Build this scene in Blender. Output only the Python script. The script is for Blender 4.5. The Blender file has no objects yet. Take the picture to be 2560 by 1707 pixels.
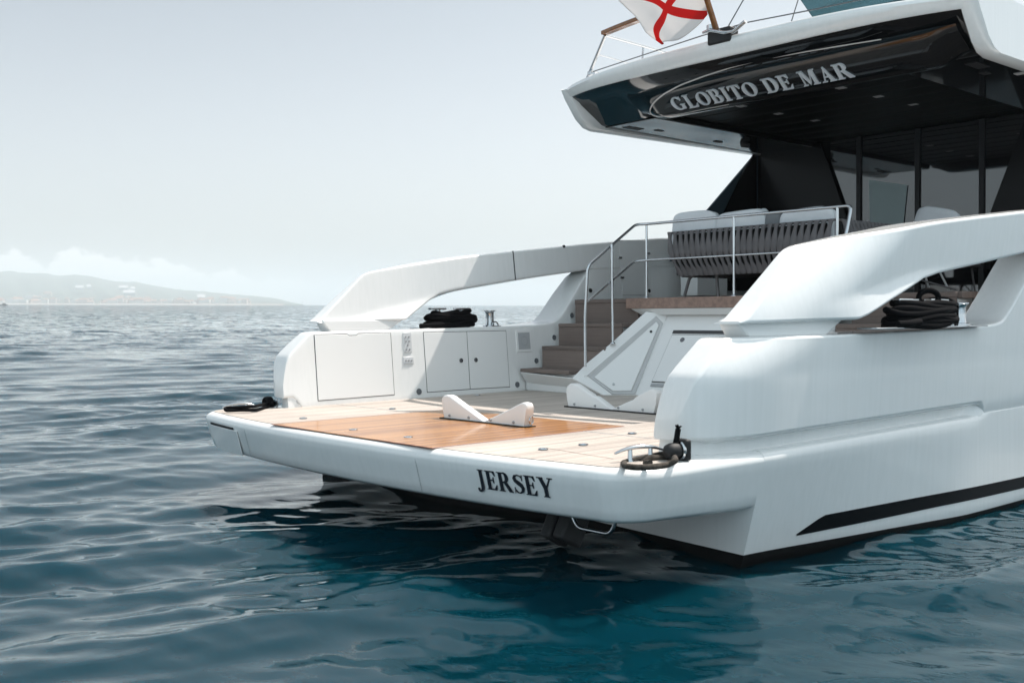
import bpy, bmesh, math, random
import numpy as np
from mathutils import Vector, Matrix
from math import sin, cos, pi, radians, sqrt, exp
random.seed(4)
SC = bpy.context.scene
COL = SC.collection

# ------------------------------------------------------------------ camera, sky, sun, exposure
# boat axes: X forward, Y to port (0 = centreline), Z up from the water; the boat heels a little to port
HEEL = radians(-0.755)
HM = Matrix.Rotation(HEEL, 4, 'X')
FPX = 2600.0                                   # focal length in pixels of a 2560 px wide frame
YAW, PITCH, ROLL = radians(48.0), math.atan2(90.5, FPX), 0.0022
CAM_B = Vector((0, -6.85, 1.65))               # in boat axes
_F = Vector((cos(YAW), sin(YAW), 0)); _R = Vector((sin(YAW), -cos(YAW), 0)); _U = Vector((0, 0, 1))
_F2 = _F*cos(PITCH) - _U*sin(PITCH); _U2 = _U*cos(PITCH) + _F*sin(PITCH)
_R3 = _R*cos(ROLL) + _U2*sin(ROLL); _U3 = _U2*cos(ROLL) - _R*sin(ROLL)
CAM_W = HM @ CAM_B
cam = bpy.data.cameras.new('camera'); cam_o = bpy.data.objects.new('camera', cam); COL.objects.link(cam_o)
cam_o.matrix_world = Matrix(((_R3.x, _U3.x, -_F2.x, CAM_W.x), (_R3.y, _U3.y, -_F2.y, CAM_W.y), (_R3.z, _U3.z, -_F2.z, CAM_W.z), (0, 0, 0, 1)))
cam.sensor_width = 36; cam.lens = FPX/2560*36
cam.clip_start = 0.1; cam.clip_end = 60000
cam.dof.use_dof = True; cam.dof.focus_distance = 10.0; cam.dof.aperture_fstop = 3.2
SC.camera = cam_o

SUN_DIR = Vector((0.625, -0.085, 1.0)).normalized()       # towards the sun
SUN_EL = math.asin(SUN_DIR.z)
world = bpy.data.worlds.new('World'); SC.world = world; world.use_nodes = True
wn, wl = world.node_tree.nodes, world.node_tree.links
wn.clear()
sky = wn.new('ShaderNodeTexSky'); sky.sky_type = 'NISHITA'; sky.sun_disc = False
sky.sun_elevation = SUN_EL; sky.sun_rotation = math.atan2(SUN_DIR.x, SUN_DIR.y)
sky.air_density = 0.8; sky.dust_density = 3.0; sky.ozone_density = 1.2; sky.altitude = 0
hsv = wn.new('ShaderNodeHueSaturation'); hsv.inputs['Saturation'].default_value = 0.44; hsv.inputs['Value'].default_value = 1.0
tint = wn.new('ShaderNodeMixRGB'); tint.blend_type = 'MULTIPLY'; tint.inputs['Fac'].default_value = 1; tint.inputs['Color2'].default_value = (0.915, 0.940, 0.905, 1); wl.new(hsv.outputs[0], tint.inputs['Color1'])
bg = wn.new('ShaderNodeBackground'); bg.inputs['Strength'].default_value = 0.106
wo = wn.new('ShaderNodeOutputWorld')
wl.new(sky.outputs[0], hsv.inputs['Color'])
wl.new(bg.outputs[0], wo.inputs['Surface'])
# low bank of cumulus over the hills, placed by compass direction
tc = wn.new('ShaderNodeTexCoord'); sp = wn.new('ShaderNodeSeparateXYZ'); wl.new(tc.outputs['Generated'], sp.inputs[0])
def wmath(op, a, b=None, c=None, clamp=False):
    n = wn.new('ShaderNodeMath'); n.operation = op; n.use_clamp = clamp
    for i, v in enumerate((a, b, c)):
        if v is None: continue
        if isinstance(v, (int, float)): n.inputs[i].default_value = v
        else: wl.new(v, n.inputs[i])
    return n.outputs[0]
az = wmath('ARCTAN2', sp.outputs[1], sp.outputs[0])
cmb = wn.new('ShaderNodeCombineXYZ')
wl.new(wmath('MULTIPLY', az, 26.0), cmb.inputs[0]); wl.new(wmath('MULTIPLY', sp.outputs[2], 60.0), cmb.inputs[1])
cn = wn.new('ShaderNodeTexNoise'); cn.inputs['Scale'].default_value = 1.6; cn.inputs['Detail'].default_value = 7; cn.inputs['Roughness'].default_value = 0.58
wl.new(cmb.outputs[0], cn.inputs['Vector'])
cm2 = wn.new('ShaderNodeCombineXYZ'); wl.new(wmath('MULTIPLY', az, 9.0), cm2.inputs[0])
cn2 = wn.new('ShaderNodeTexNoise'); cn2.inputs['Scale'].default_value = 2.4; cn2.inputs['Detail'].default_value = 3
wl.new(cm2.outputs[0], cn2.inputs['Vector'])
top = wmath('MULTIPLY', wmath('MULTIPLY_ADD', cn2.outputs['Fac'], 0.075, 0.006), wmath('MULTIPLY', wmath('SUBTRACT', az, radians(52)), 3.6, clamp=True))          # height of the bank's top along the horizon
edge = wmath('SUBTRACT', wmath('ADD', top, wmath('MULTIPLY', wmath('SUBTRACT', cn.outputs['Fac'], 0.5), 0.030)), sp.outputs[2])
mask = wmath('MULTIPLY', edge, 220.0, clamp=True)
low = wmath('MULTIPLY', wmath('SUBTRACT', sp.outputs[2], 0.010), 60.0, clamp=True)
side = wmath('MULTIPLY', wmath('SUBTRACT', az, radians(54)), 9.0, clamp=True)
mask = wmath('MULTIPLY', wmath('MULTIPLY', mask, low), wmath('MULTIPLY', side, 0.55))
mx = wn.new('ShaderNodeMixRGB'); mx.inputs['Color2'].default_value = (9.2, 8.9, 8.9, 1)
wl.new(mask, mx.inputs['Fac']); lowsky = wmath('MULTIPLY_ADD', sp.outputs[2], -3.6, 1.0, clamp=True)      # the air whitens towards the horizon
gc = wn.new('ShaderNodeCombineXYZ')
for i, g_ in enumerate((0.44, 0.35, 0.31)): wl.new(wmath('MULTIPLY_ADD', lowsky, g_, 1.0), gc.inputs[i])
glow = wn.new('ShaderNodeVectorMath'); glow.operation = 'MULTIPLY'; wl.new(tint.outputs[0], glow.inputs[0]); wl.new(gc.outputs[0], glow.inputs[1])
wl.new(glow.outputs[0], mx.inputs['Color1']); wl.new(mx.outputs[0], bg.inputs['Color'])

# thin bright high cloud over the part of the sky behind the viewer and overhead (it shows in the door glass)
vn = wn.new('ShaderNodeTexNoise'); vn.inputs['Scale'].default_value = 3.2; vn.inputs['Detail'].default_value = 6; wl.new(tc.outputs['Generated'], vn.inputs['Vector'])
back = wmath('ADD', wmath('MULTIPLY', sp.outputs[0], -0.67), wmath('MULTIPLY', sp.outputs[1], -0.74))
vm = wmath('MULTIPLY', wmath('ADD', wmath('MULTIPLY', back, 0.9), 0.22), 1.4, clamp=True)
vm = wmath('MULTIPLY', vm, wmath('MULTIPLY_ADD', vn.outputs['Fac'], 1.1, 0.25), clamp=True)
mv = wn.new('ShaderNodeMixRGB'); mv.inputs['Color2'].default_value = (5.3, 6.6, 7.35, 1)
wl.new(vm, mv.inputs['Fac']); wl.new(mx.outputs[0], mv.inputs['Color1']); wl.new(mv.outputs[0], bg.inputs['Color'])

sun = bpy.data.lights.new('sun', 'SUN'); sun.energy = 3.9; sun.angle = radians(0.53); sun.color = (1.0, 0.925, 0.86)
sun_o = bpy.data.objects.new('sun', sun); COL.objects.link(sun_o)
sun_o.rotation_euler = SUN_DIR.to_track_quat('Z', 'Y').to_euler(); sun_o.location = (20, -5, 40)
SC.view_settings.view_transform = 'Standard'; SC.view_settings.look = 'None'
SC.view_settings.exposure = 0.66; SC.view_settings.gamma = 1.0
SC.cycles.max_bounces = 8; SC.cycles.diffuse_bounces = 3; SC.cycles.glossy_bounces = 4; SC.cycles.transmission_bounces = 6
SC.cycles.volume_bounces = 2; SC.cycles.caustics_reflective = False; SC.cycles.caustics_refractive = False
SC.cycles.use_denoising = True

# ------------------------------------------------------------------ surveying: where a sight line meets a known plane of the boat
def _ray(u):
    d = _R3*((u[0]-1280)/FPX) - _U3*((u[1]-853.5)/FPX) + _F2
    return HM.inverted().to_3x3() @ d
REG = {0: (0, 0, 1.08844), 1: (1380, 0, .5017), 2: (1380, 350, .5017), 3: (650, 560, .35289), 4: (1280, 680, .26782), 5: (480, 950, .26361),
       6: (1050, 950, .34014), 'b': (1640, 450, .28061), 'q': (2150, 600, .17432), 'c': (1500, 1020, .17007), 'f': (1380, 0, .2466), 't': (0, 600, .34014)}
def S(r, x, y):
    a = REG[r]; return (a[0]+x*a[2], a[1]+y*a[2])
def onX(u, x): r = _ray(u); return CAM_B + r*((x-CAM_B.x)/r.x)
def onY(u, y): r = _ray(u); return CAM_B + r*((y-CAM_B.y)/r.y)
def onZ(u, z): r = _ray(u); return CAM_B + r*((z-CAM_B.z)/r.z)
def onP(u, p, n): r = _ray(u); return CAM_B + r*((p-CAM_B).dot(n)/r.dot(n))

# ------------------------------------------------------------------ mesh helpers
class MB:
    def __init__(s): s.v = []; s.f = []; s.m = []; s.k = 0; s.uv = None
    def add(s, vs, fs):
        o = len(s.v); s.v += [tuple(v) for v in vs]
        for f in fs: s.f.append(tuple(i+o for i in f)); s.m.append(s.k)
    def poly(s, pts): s.add(pts, [tuple(range(len(pts)))])
    def prism(s, pts, vec):
        n = len(pts); vec = Vector(vec); pts = [Vector(p) for p in pts]
        vs = pts + [p+vec for p in pts]
        fs = [tuple(range(n-1, -1, -1)), tuple(range(n, 2*n))] + [(i, (i+1) % n, n+(i+1) % n, n+i) for i in range(n)]
        s.add(vs, fs)
    def box(s, c, sz, rot=None):
        c = Vector(c); h = [x/2 for x in sz]; vs = []
        for dx in (-1, 1):
            for dy in (-1, 1):
                for dz in (-1, 1):
                    p = Vector((dx*h[0], dy*h[1], dz*h[2]))
                    if rot is not None: p = rot @ p
                    vs.append(c+p)
        s.add(vs, [(0, 1, 3, 2), (4, 6, 7, 5), (0, 4, 5, 1), (2, 3, 7, 6), (0, 2, 6, 4), (1, 5, 7, 3)])
    def rings(s, rs, closed=True, cap0=True, cap1=True, loop=False):
        n = len(rs[0]); vs = [p for r in rs for p in r]; fs = []
        m = len(rs)
        for i in range(m if loop else m-1):
            a, b = i*n, ((i+1) % m)*n
            for j in range(n if closed else n-1):
                k = (j+1) % n
                fs.append((a+j, a+k, b+k, b+j))
        if cap0 and closed and not loop: fs.append(tuple(range(n-1, -1, -1)))
        if cap1 and closed and not loop: fs.append(tuple(range((m-1)*n, m*n)))
        s.add(vs, fs)
    def tube(s, path, r, n=10, loop=False, flat=1.0):
        path = [Vector(p) for p in path]; rs = []; up = None; m = len(path)
        for i, p in enumerate(path):
            if loop: t = path[(i+1) % m]-path[i-1]
            else: t = path[min(i+1, m-1)]-path[max(i-1, 0)]
            t.normalize()
            if up is None:
                up = Vector((0, 0, 1)) if abs(t.z) < .9 else Vector((1, 0, 0))
            x = t.cross(up).normalized(); up = x.cross(t).normalized()
            rr = r[i] if isinstance(r, (list, tuple)) else r
            rs.append([p + x*(cos(2*pi*j/n)*rr) + up*(sin(2*pi*j/n)*rr*flat) for j in range(n)])
        s.rings(rs, loop=loop)
    def lathe(s, prof, c, axis=(0, 0, 1), n=20):
        c = Vector(c); a = Vector(axis).normalized(); x = a.orthogonal().normalized(); y = a.cross(x)
        s.rings([[c + a*h + (x*cos(2*pi*j/n) + y*sin(2*pi*j/n))*max(r, 1e-4) for j in range(n)] for r, h in prof])
def mesh_from(mb, name):
    me = bpy.data.meshes.new(name); me.from_pydata(mb.v, [], mb.f); me.update()
    bm = bmesh.new(); bm.from_mesh(me); bmesh.ops.recalc_face_normals(bm, faces=bm.faces); bm.to_mesh(me); bm.free()
    return me
ROOTS = []
def rootloc(o):
    while o.parent: o = o.parent
    return o.location
def obj(name, mb, mats, parent=None, sharp=35, bevel=0, seg=2, sub=0, boat=True):
    me = mesh_from(mb, name)
    if not isinstance(mats, (list, tuple)): mats = [mats]
    for m in mats: me.materials.append(m)
    if len(mats) > 1: me.polygons.foreach_set('material_index', mb.m)
    me.polygons.foreach_set('use_smooth', [True]*len(me.polygons))
    o = bpy.data.objects.new(name, me); COL.objects.link(o)
    if parent:
        o.parent = parent; L = rootloc(parent)
        me.transform(Matrix.Translation(-L))
    elif boat: ROOTS.append(o)
    if bevel:
        b = o.modifiers.new('bevel', 'BEVEL'); b.width = bevel; b.segments = seg; b.limit_method = 'ANGLE'; b.angle_limit = radians(30)
        b.harden_normals = False
    if sub:
        m = o.modifiers.new('sub', 'SUBSURF'); m.levels = sub; m.render_levels = sub
    me.set_sharp_from_angle(angle=radians(sharp))
    return o
def tag(o, label=None, cat=None, group=None, kind=None):
    if label: o['label'] = label
    if cat: o['category'] = cat
    if group: o['group'] = group
    if kind: o['kind'] = kind
    return o
def thing(name, loc, label, cat, group=None, boat=True):
    o = bpy.data.objects.new(name, None); COL.objects.link(o); o.location = loc; o.empty_display_size = .2
    if boat: ROOTS.append(o)
    return tag(o, label, cat, group)
def lerp(a, b, t): return a+(b-a)*t
def sm(t): t = max(0, min(1, t)); return t*t*(3-2*t)
def pl(tab, x):
    if x <= tab[0][0]: return tab[0][1]
    for (a, b), (c, d) in zip(tab, tab[1:]):
        if x <= c: return b+(d-b)*(x-a)/(c-a)
    return tab[-1][1]
def arc(pts, r, n=6):
    """round the corners of an open polyline"""
    pts = [Vector(p) for p in pts]; out = [pts[0]]
    for a, b, c in zip(pts, pts[1:], pts[2:]):
        d1 = (a-b); d2 = (c-b); q = min(r, d1.length*.45, d2.length*.45)
        p, s_ = b+d1.normalized()*q, b+d2.normalized()*q
        for i in range(n+1):
            t = i/n; out.append(p*(1-t)**2 + b*2*t*(1-t) + s_*t*t)
    out.append(pts[-1]); return out

# ------------------------------------------------------------------ materials
def mat(name, col=(.8, .8, .8), rough=.4, metal=0, coat=0, spec=.5, ior=1.45, bump=None, vary=None, trans=0):
    m = bpy.data.materials.new(name); m.use_nodes = True
    b = m.node_tree.nodes['Principled BSDF']; n, l = m.node_tree.nodes, m.node_tree.links
    b.inputs['Base Color'].default_value = (*col, 1); b.inputs['Roughness'].default_value = rough; b.inputs['Metallic'].default_value = metal
    b.inputs['Coat Weight'].default_value = coat; b.inputs['Coat Roughness'].default_value = .05; b.inputs['IOR'].default_value = ior
    b.inputs['Specular IOR Level'].default_value = spec; b.inputs['Transmission Weight'].default_value = trans
    t = n.new('ShaderNodeTexCoord')
    if vary:
        sc, amt = vary
        no = n.new('ShaderNodeTexNoise'); no.inputs['Scale'].default_value = sc; no.inputs['Detail'].default_value = 6
        l.new(t.outputs['Object'], no.inputs['Vector'])
        mr = n.new('ShaderNodeMapRange'); mr.inputs[1].default_value = .3; mr.inputs[2].default_value = .7
        mr.inputs[3].default_value = 1-amt; mr.inputs[4].default_value = 1+amt
        l.new(no.outputs['Fac'], mr.inputs[0])
        mu = n.new('ShaderNodeVectorMath'); mu.operation = 'SCALE'; mu.inputs[0].default_value = col
        l.new(mr.outputs[0], mu.inputs['Scale']); l.new(mu.outputs[0], b.inputs['Base Color'])
    if bump:
        sc, st, dist = bump
        no = n.new('ShaderNodeTexNoise'); no.inputs['Scale'].default_value = sc; no.inputs['Detail'].default_value = 4
        l.new(t.outputs['Object'], no.inputs['Vector'])
        bp = n.new('ShaderNodeBump'); bp.inputs['Strength'].default_value = st; bp.inputs['Distance'].default_value = dist
        l.new(no.outputs['Fac'], bp.inputs['Height']); l.new(bp.outputs[0], b.inputs['Normal'])
    return m
def streaked_white(name, col, rough, coat):
    """gelcoat with faint rain streaks and a slight waviness of the moulding"""
    m = mat(name, col, rough, coat=coat, bump=(2.2, .05, .02))
    n, l = m.node_tree.nodes, m.node_tree.links; b = n['Principled BSDF']
    t = n.new('ShaderNodeTexCoord'); mp = n.new('ShaderNodeMapping'); mp.inputs['Scale'].default_value = (14, 14, .5)
    l.new(t.outputs['Object'], mp.inputs['Vector'])
    no = n.new('ShaderNodeTexNoise'); no.inputs['Scale'].default_value = 2.0; no.inputs['Detail'].default_value = 8
    l.new(mp.outputs[0], no.inputs['Vector'])
    cr = n.new('ShaderNodeValToRGB'); cr.color_ramp.elements[0].position = .25; cr.color_ramp.elements[1].position = .62
    cr.color_ramp.elements[0].color = (col[0]*.955, col[1]*.96, col[2]*.955, 1); cr.color_ramp.elements[1].color = (*col, 1)
    l.new(no.outputs['Fac'], cr.inputs['Fac']); l.new(cr.outputs[0], b.inputs['Base Color'])
    return m
def teak(name, base, dark, rough, axis=0, pitch=.055, coat=0, caulk=.5, spec=.3, gap=.05, vp=.45):
    """planked teak; planks run along the given axis"""
    m = bpy.data.materials.new(name); m.use_nodes = True
    n, l = m.node_tree.nodes, m.node_tree.links; b = n['Principled BSDF']
    b.inputs['Roughness'].default_value = rough; b.inputs['Coat Weight'].default_value = coat; b.inputs['Coat Roughness'].default_value = .08
    b.inputs['Specular IOR Level'].default_value = spec
    t = n.new('ShaderNodeTexCoord'); s = n.new('ShaderNodeSeparateXYZ'); l.new(t.outputs['Object'], s.inputs[0])
    def mth(op, a, c=None):
        k = n.new('ShaderNodeMath'); k.operation = op
        for i, v in enumerate((a, c)):
            if v is None: continue
            if isinstance(v, (int, float)): k.inputs[i].default_value = v
            else: l.new(v, k.inputs[i])
        return k.outputs[0]
    across = s.outputs[1] if axis == 0 else (s.outputs[0] if axis == 1 else s.outputs[2])
    q = mth('DIVIDE', across, pitch); fl = mth('FLOOR', q); fr = mth('FRACT', q)
    wnz = n.new('ShaderNodeTexWhiteNoise'); wnz.noise_dimensions = '1D'; l.new(fl, wnz.inputs['W'])
    mp = n.new('ShaderNodeMapping'); mp.inputs['Scale'].default_value = (1.2, 34, 34) if axis == 0 else (34, 1.2, 34)
    l.new(t.outputs['Object'], mp.inputs['Vector'])
    no = n.new('ShaderNodeTexNoise'); no.inputs['Scale'].default_value = 1.5; no.inputs['Detail'].default_value = 8; l.new(mp.outputs[0], no.inputs['Vector'])
    no2 = n.new('ShaderNodeTexNoise'); no2.inputs['Scale'].default_value = 1.1; no2.inputs['Detail'].default_value = 5; l.new(t.outputs['Object'], no2.inputs['Vector'])
    f = mth('ADD', mth('MULTIPLY', wnz.outputs['Value'], vp), mth('ADD', mth('MULTIPLY', no.outputs['Fac'], .55), mth('MULTIPLY', mth('SUBTRACT', no2.outputs['Fac'], .5), .8)))
    cr = n.new('ShaderNodeValToRGB'); cr.color_ramp.elements[0].position = .15; cr.color_ramp.elements[1].position = .85
    cr.color_ramp.elements[0].color = (*dark, 1); cr.color_ramp.elements[1].color = (*base, 1); l.new(f, cr.inputs['Fac'])
    line = mth('LESS_THAN', fr, gap)
    mx = n.new('ShaderNodeMixRGB'); l.new(mth('MULTIPLY', line, caulk), mx.inputs['Fac']); l.new(cr.outputs[0], mx.inputs['Color1'])
    mx.inputs['Color2'].default_value = (.03, .028, .026, 1); l.new(mx.outputs[0], b.inputs['Base Color'])
    bp = n.new('ShaderNodeBump'); bp.inputs['Strength'].default_value = .15; bp.inputs['Distance'].default_value = .003
    l.new(no.outputs['Fac'], bp.inputs['Height']); l.new(bp.outputs[0], b.inputs['Normal'])
    return m
WHITE = streaked_white('white_gelcoat', (.82, .82, .81), .24, .6)
WHITE2 = mat('white_moulding', (.80, .80, .79), .38, coat=.2, bump=(3, .04, .01))
SEAM = mat('dark_seam', (.05, .05, .052), .6)
NAVY = mat('black_hull_paint', (.003, .004, .0055), .35, spec=.07, vary=(3, .2))
ANTIFOUL = mat('antifouling', (.005, .0055, .006), .6, spec=.2, vary=(6, .3))
GLOSS = mat('black_gloss', (.004, .005, .006), .05, coat=.5, bump=(1.2, .03, .02))
CEIL = mat('dark_ceiling', (.002, .002, .0022), .4, spec=.05)
DGLASS = mat('dark_glass', (.006, .006, .007), .03, ior=1.9, spec=.5, bump=(.9, .03, .02))
TINT = mat('tinted_acrylic', (.10, .22, .25), .06, trans=.75)
STEEL = mat('polished_steel', (.56, .575, .59), .14, metal=1)
LETTER = mat('silver_letters', (.74, .77, .80), .3, metal=.35)
BLETTER = mat('black_letters', (.012, .014, .022), .4)
ROPE = mat('black_rope', (.006, .006, .007), .9, spec=.08, bump=(220, .8, .004))
ROPE2 = mat('worn_rope', (.055, .045, .036), .9, bump=(180, .9, .004), vary=(30, .5))
RUBBER = mat('black_rubber', (.012, .012, .013), .6)
GREY = mat('grey_plastic', (.36, .37, .38), .5)
DGREY = mat('dark_lens', (.13, .14, .15), .35)
LOCK = mat('dark_chrome', (.22, .22, .23), .25, metal=1)
LENS = mat('frosted_lens', (.45, .47, .48), .3, vary=(60, .15))
STRAP = mat('grey_strap', (.135, .127, .130), .95, bump=(160, .5, .003), vary=(9, .12))
CUSH = mat('pale_cushion', (.62, .64, .66), .95, bump=(7, .35, .03), vary=(5, .06))
CUSHD = mat('grey_knit_cushion', (.17, .18, .19), .95, bump=(120, .9, .004))
FRAME = mat('taupe_metal', (.12, .11, .11), .45)
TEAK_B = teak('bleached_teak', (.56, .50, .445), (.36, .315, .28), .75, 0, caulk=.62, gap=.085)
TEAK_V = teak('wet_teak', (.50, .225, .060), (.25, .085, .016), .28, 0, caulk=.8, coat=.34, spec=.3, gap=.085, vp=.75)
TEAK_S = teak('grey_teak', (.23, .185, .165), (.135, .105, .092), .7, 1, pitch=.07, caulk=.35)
TEAK_E = mat('teak_edge', (.27, .18, .145), .6, vary=(18, .25))
VARN = mat('varnished_wood', (.20, .075, .018), .25, coat=.6, vary=(14, .3))

# ------------------------------------------------------------------ the yacht
yacht = thing('yacht', (5.86, 0, 0), 'large white motor yacht with teak swim platform, black hull stripe and dark overhang', 'yacht')
ZD = .73                                           # swim-platform deck height
def w0(x): return 2.822 + .32*(1-exp(-(max(x, 5.3)-5.3)/8.5)) if x < 22 else 3.1
def wl_(x): return min(w0(x), 2.70 + .95*(1-exp(-(x-5.86)/5.5)))
def tuck(z): return pl([(.27, .15), (.30, .13), (.36, .085), (.38, .072), (.66, 0), (.68, .001), (.70, .008), (.712, .018), (.722, .032), (.730, .050), (.734, .070)], z)
# --- platform
def plan_outline():
    P = []
    for i in range(0, 41):                          # aft edge from starboard to port
        y = -2.52 + 5.04*i/40
        P.append((4.30 + .215*(abs(y)/2.6)**2.2, y))
    def corner(s):
        c = []
        for i in range(1, 11):
            a = i/11*pi/2
            c.append((4.502+.36*(1-cos(a)), s*(2.52+.302*sin(a))))
        return c
    side = [(x, w0(x)) for x in (4.92, 5.1, 5.3, 5.5, 5.7, 5.86)]
    out = [(x, -y) for x, y in reversed(side)] + list(reversed(corner(-1))) + P + corner(1) + side
    return out
OUT = plan_outline()
def ring_at(d, z):
    pts = [Vector((x, y, 0)) for x, y in OUT]; r = []
    for i, p in enumerate(pts):
        t = pts[min(i+1, len(pts)-1)]-pts[max(i-1, 0)]
        nrm = Vector((t.y, -t.x, 0)).normalized()   # inwards is +x for the aft edge (running +y)
        q = p + nrm*d
        if i in (0, len(pts)-1): q.x = 5.86
        lift = .048*(1-sm((q.x-4.55)/1.2))*max(0, .62-z)/.28
        r.append(Vector((q.x, q.y, z+lift)))
    return r
zz = [.335, .338, .345, .36, .38, .45, .52, .60, .66, .68, .69, .70, .706, .712, .718, .722, .727, .730, .734]
mb = MB(); rs = []
for z in zz:
    d = tuck(z) + {.335: .08, .338: .045, .345: .018, .36: .004}.get(z, 0)*(1 if z > .3 else 0)
    rs.append(ring_at(d, z))
mb.rings(rs, cap0=True, cap1=True)
plat = obj('swim_platform', mb, WHITE, yacht, sharp=40)
# seams and the flush hatch on the aft face
def aftpt(y, z, off=.004):
    x = 4.30 + .215*(abs(y)/2.6)**2.2 + tuck(z)
    return Vector((x-off, y, z))
for y in (1.55, -1.02):
    mb = MB(); mb.tube([aftpt(y, .42+.31*i/8, .0002) for i in range(8)], .0016, 5); obj('seam', mb, mat('faint_seam', (.30, .31, .32), .6), plat)
mb = MB(); n = 12
ys = [2.43-.70*i/n for i in range(n+1)]
rs = [[aftpt(y, .40, .002), aftpt(y, .40, .012), aftpt(y, .63, .012), aftpt(y, .63, .002)] for y in ys]
mb.rings(rs)
hatch = obj('transom_hatch', mb, WHITE, yacht, bevel=.004)
mb = MB(); rs = [[aftpt(y, .632, -.001), aftpt(y, .632, .010), aftpt(y, .652, .010), aftpt(y, .652, -.001)] for y in [2.44-.62*i/n for i in range(n+1)]]
mb.rings(rs); obj('slot', mb, RUBBER, hatch)
mb = MB(); mb.prism([Vector((p.x, p.y, p.z-.004)) for p in ring_at(.28, .335)], (0, 0, .003)); obj('underside_shade_sheet', mb, ANTIFOUL, plat)  # dark sheet added so bounced sea light doesn't brighten the underside
# --- deck planking
def deck_poly(mb, pts, z, th=.004):
    mb.prism([Vector((x, y, z)) for x, y in pts], (0, 0, th))
WI = lambda x, z=ZD: 2.386 + .0237*(x-5.257) + .12*(z-.73)      # inner face of the side lockers
aft = [(p.x, p.y) for p in ring_at(.078, 0) if p.x < 5.05]
mb = MB()
deck_poly(mb, [(8.98, -WI(8.98)+.005), (5.25, -2.395), (5.2, -2.66), (5.05, -2.70)] + aft + [(5.05, 2.70), (5.2, 2.66), (5.25, 2.395), (8.98, WI(8.98)-.005)], .7345)
obj('deck_planking', mb, TEAK_B, yacht, sharp=30)
mb = MB()
ins = [(4.365+.006*0, -1.165), (4.36, .0), (4.372, 1.06), (6.30, 1.06), (6.34, -1.165)]
deck_poly(mb, ins, .739)
inset = obj('deck_hatch_panel', mb, TEAK_V, yacht); inset['label'] = 'glossy orange varnished teak panel let into the pale deck'
mb = MB()
border = [(4.365, -1.165), (4.372, 1.06), (6.30, 1.06), (6.34, -1.165)]
for (a, b_) in zip(border, border[1:]+border[:1]):
    mb.tube([(a[0], a[1], .7405), (b_[0], b_[1], .7405)], .006, 6, flat=.5)
obj('border_strip', mb, mat('redwood_strip', (.20, .07, .045), .5, vary=(10, .2)), inset)
mb = MB()
def disc(mb, c, r, h, ax=(0, 0, 1), n=16): mb.lathe([(0, 0), (r, 0), (r*.92, h), (0, h)], c, ax, n)
for u in (S(5, 1055, 360), S(5, 1530, 470), S(5, 2050, 540), S(6, 905, 506), S(6, 1200, 473), S(6, 1560, 390), S(5, 1900, 270), S(3, 1540, 1210)):
    p = onZ(u, .744); m1 = MB()
    m1.lathe([(0, 0), (.036, 0), (.033, .005), (.018, .007), (.014, .001), (0, .001)], p, n=18)
    obj('deck_fitting', m1, STEEL, yacht)
mb = MB()
a, b_ = onZ(S(6, 940, 500), .7392), onZ(S(6, 1420, 578), .7392)
mb.tube([a, b_], .004, 5, flat=.3); obj('deck_seam', mb, TEAK_E, yacht)

# --- hull below the deck line
def hull_prof(x):
    a = w0(x); sl = .257*(1-sm((x-5.86)/3.2)); e = 1-sm((x-8.78)/.26)
    b = a - sl*.91
    pts = [(0, -1.1), (b*.75, -.75), (b*.97, -.25)]
    zs = zl(x)-.73
    for z in (-.05, .03, .10, .20, .28, .33, .36, .40, .46, .53, .60, .66): pts.append((a - sl*(.66-z), z))
    for z in (.68, .70, .712, .722, .730, .734): pts.append((a-tuck(z)*e, z+zs))
    pts.append((a-.16, .737+zs))
    return pts
def zl(x): return .73 + .013*max(0, x-5.3)*sm((x-5.2)/1.0)           # the ledge climbs gently forward
XS = [5.86, 6.0, 6.2, 6.5, 6.9, 7.4, 8, 8.5, 8.74, 8.82, 8.9, 8.98, 9.06, 9.2, 10, 11, 12.5, 14, 16, 18, 20, 22.5, 24.5, 26]
def hull_half(sg):
    rows = []
    for x in XS:
        k = 1-sm((x-15)/11.0)*.98
        rows.append([Vector((x, sg*y*k, z)) for y, z in hull_prof(x)])
    return rows
mb = MB()
for sg in (-1, 1):
    mb.rings(hull_half(sg), closed=False)
pr = hull_prof(5.86)
mb.poly([Vector((5.86, -y, z)) for y, z in reversed(pr)] + [Vector((5.86, y, z)) for y, z in pr[1:]])
def hull_y(x, z):
    p = hull_prof(x)
    for (y0, z0), (y1, z1) in zip(p, p[1:]):
        if z0 <= z <= z1: return lerp(y0, y1, (z-z0)/max(1e-6, z1-z0))
    return p[-1][0]
def on_hull(u, off=.004):
    y = 2.8
    for _ in range(12):
        p = onY(u, -y); y = hull_y(max(p.x, 5.86), max(p.z, -.6))
    return onY(u, -(y+off))
hull = obj('hull', mb, WHITE, yacht, sharp=40)
# black boot-top, laid on as a thin strake both sides; stripe above it
bt = [on_hull(u) for u in (S(0, 1722, 1272), S(0, 1900, 1240), S(0, 2120, 1200), S(0, 2352, 1152))]
def boot_z(x): return pl([(p.x, p.z) for p in bt] + [(12, bt[-1].z+.04), (24, bt[-1].z+.25)], x)
mb = MB()
for sg in (-1, 1):
    rows = []
    for x in [5.855] + [5.9+.35*i for i in range(30)] + [17, 19, 21, 23]:
        k = 1-sm((x-15)/11.0)*.98
        z1 = boot_z(x); r = [Vector((x, sg*(hull_y(max(x, 5.86), z)+.005)*k, z)) for z in (-.6, -.25, -.05, lerp(-.05, z1, .5), z1)]
        r += [Vector((x, sg*(hull_y(max(x, 5.86), z1)-.01)*k, z1))]
        rows.append(r)
    mb.rings(rows, closed=False)
zt = boot_z(5.86)
hb = lambda z: hull_y(5.86, z)+.005
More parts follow.
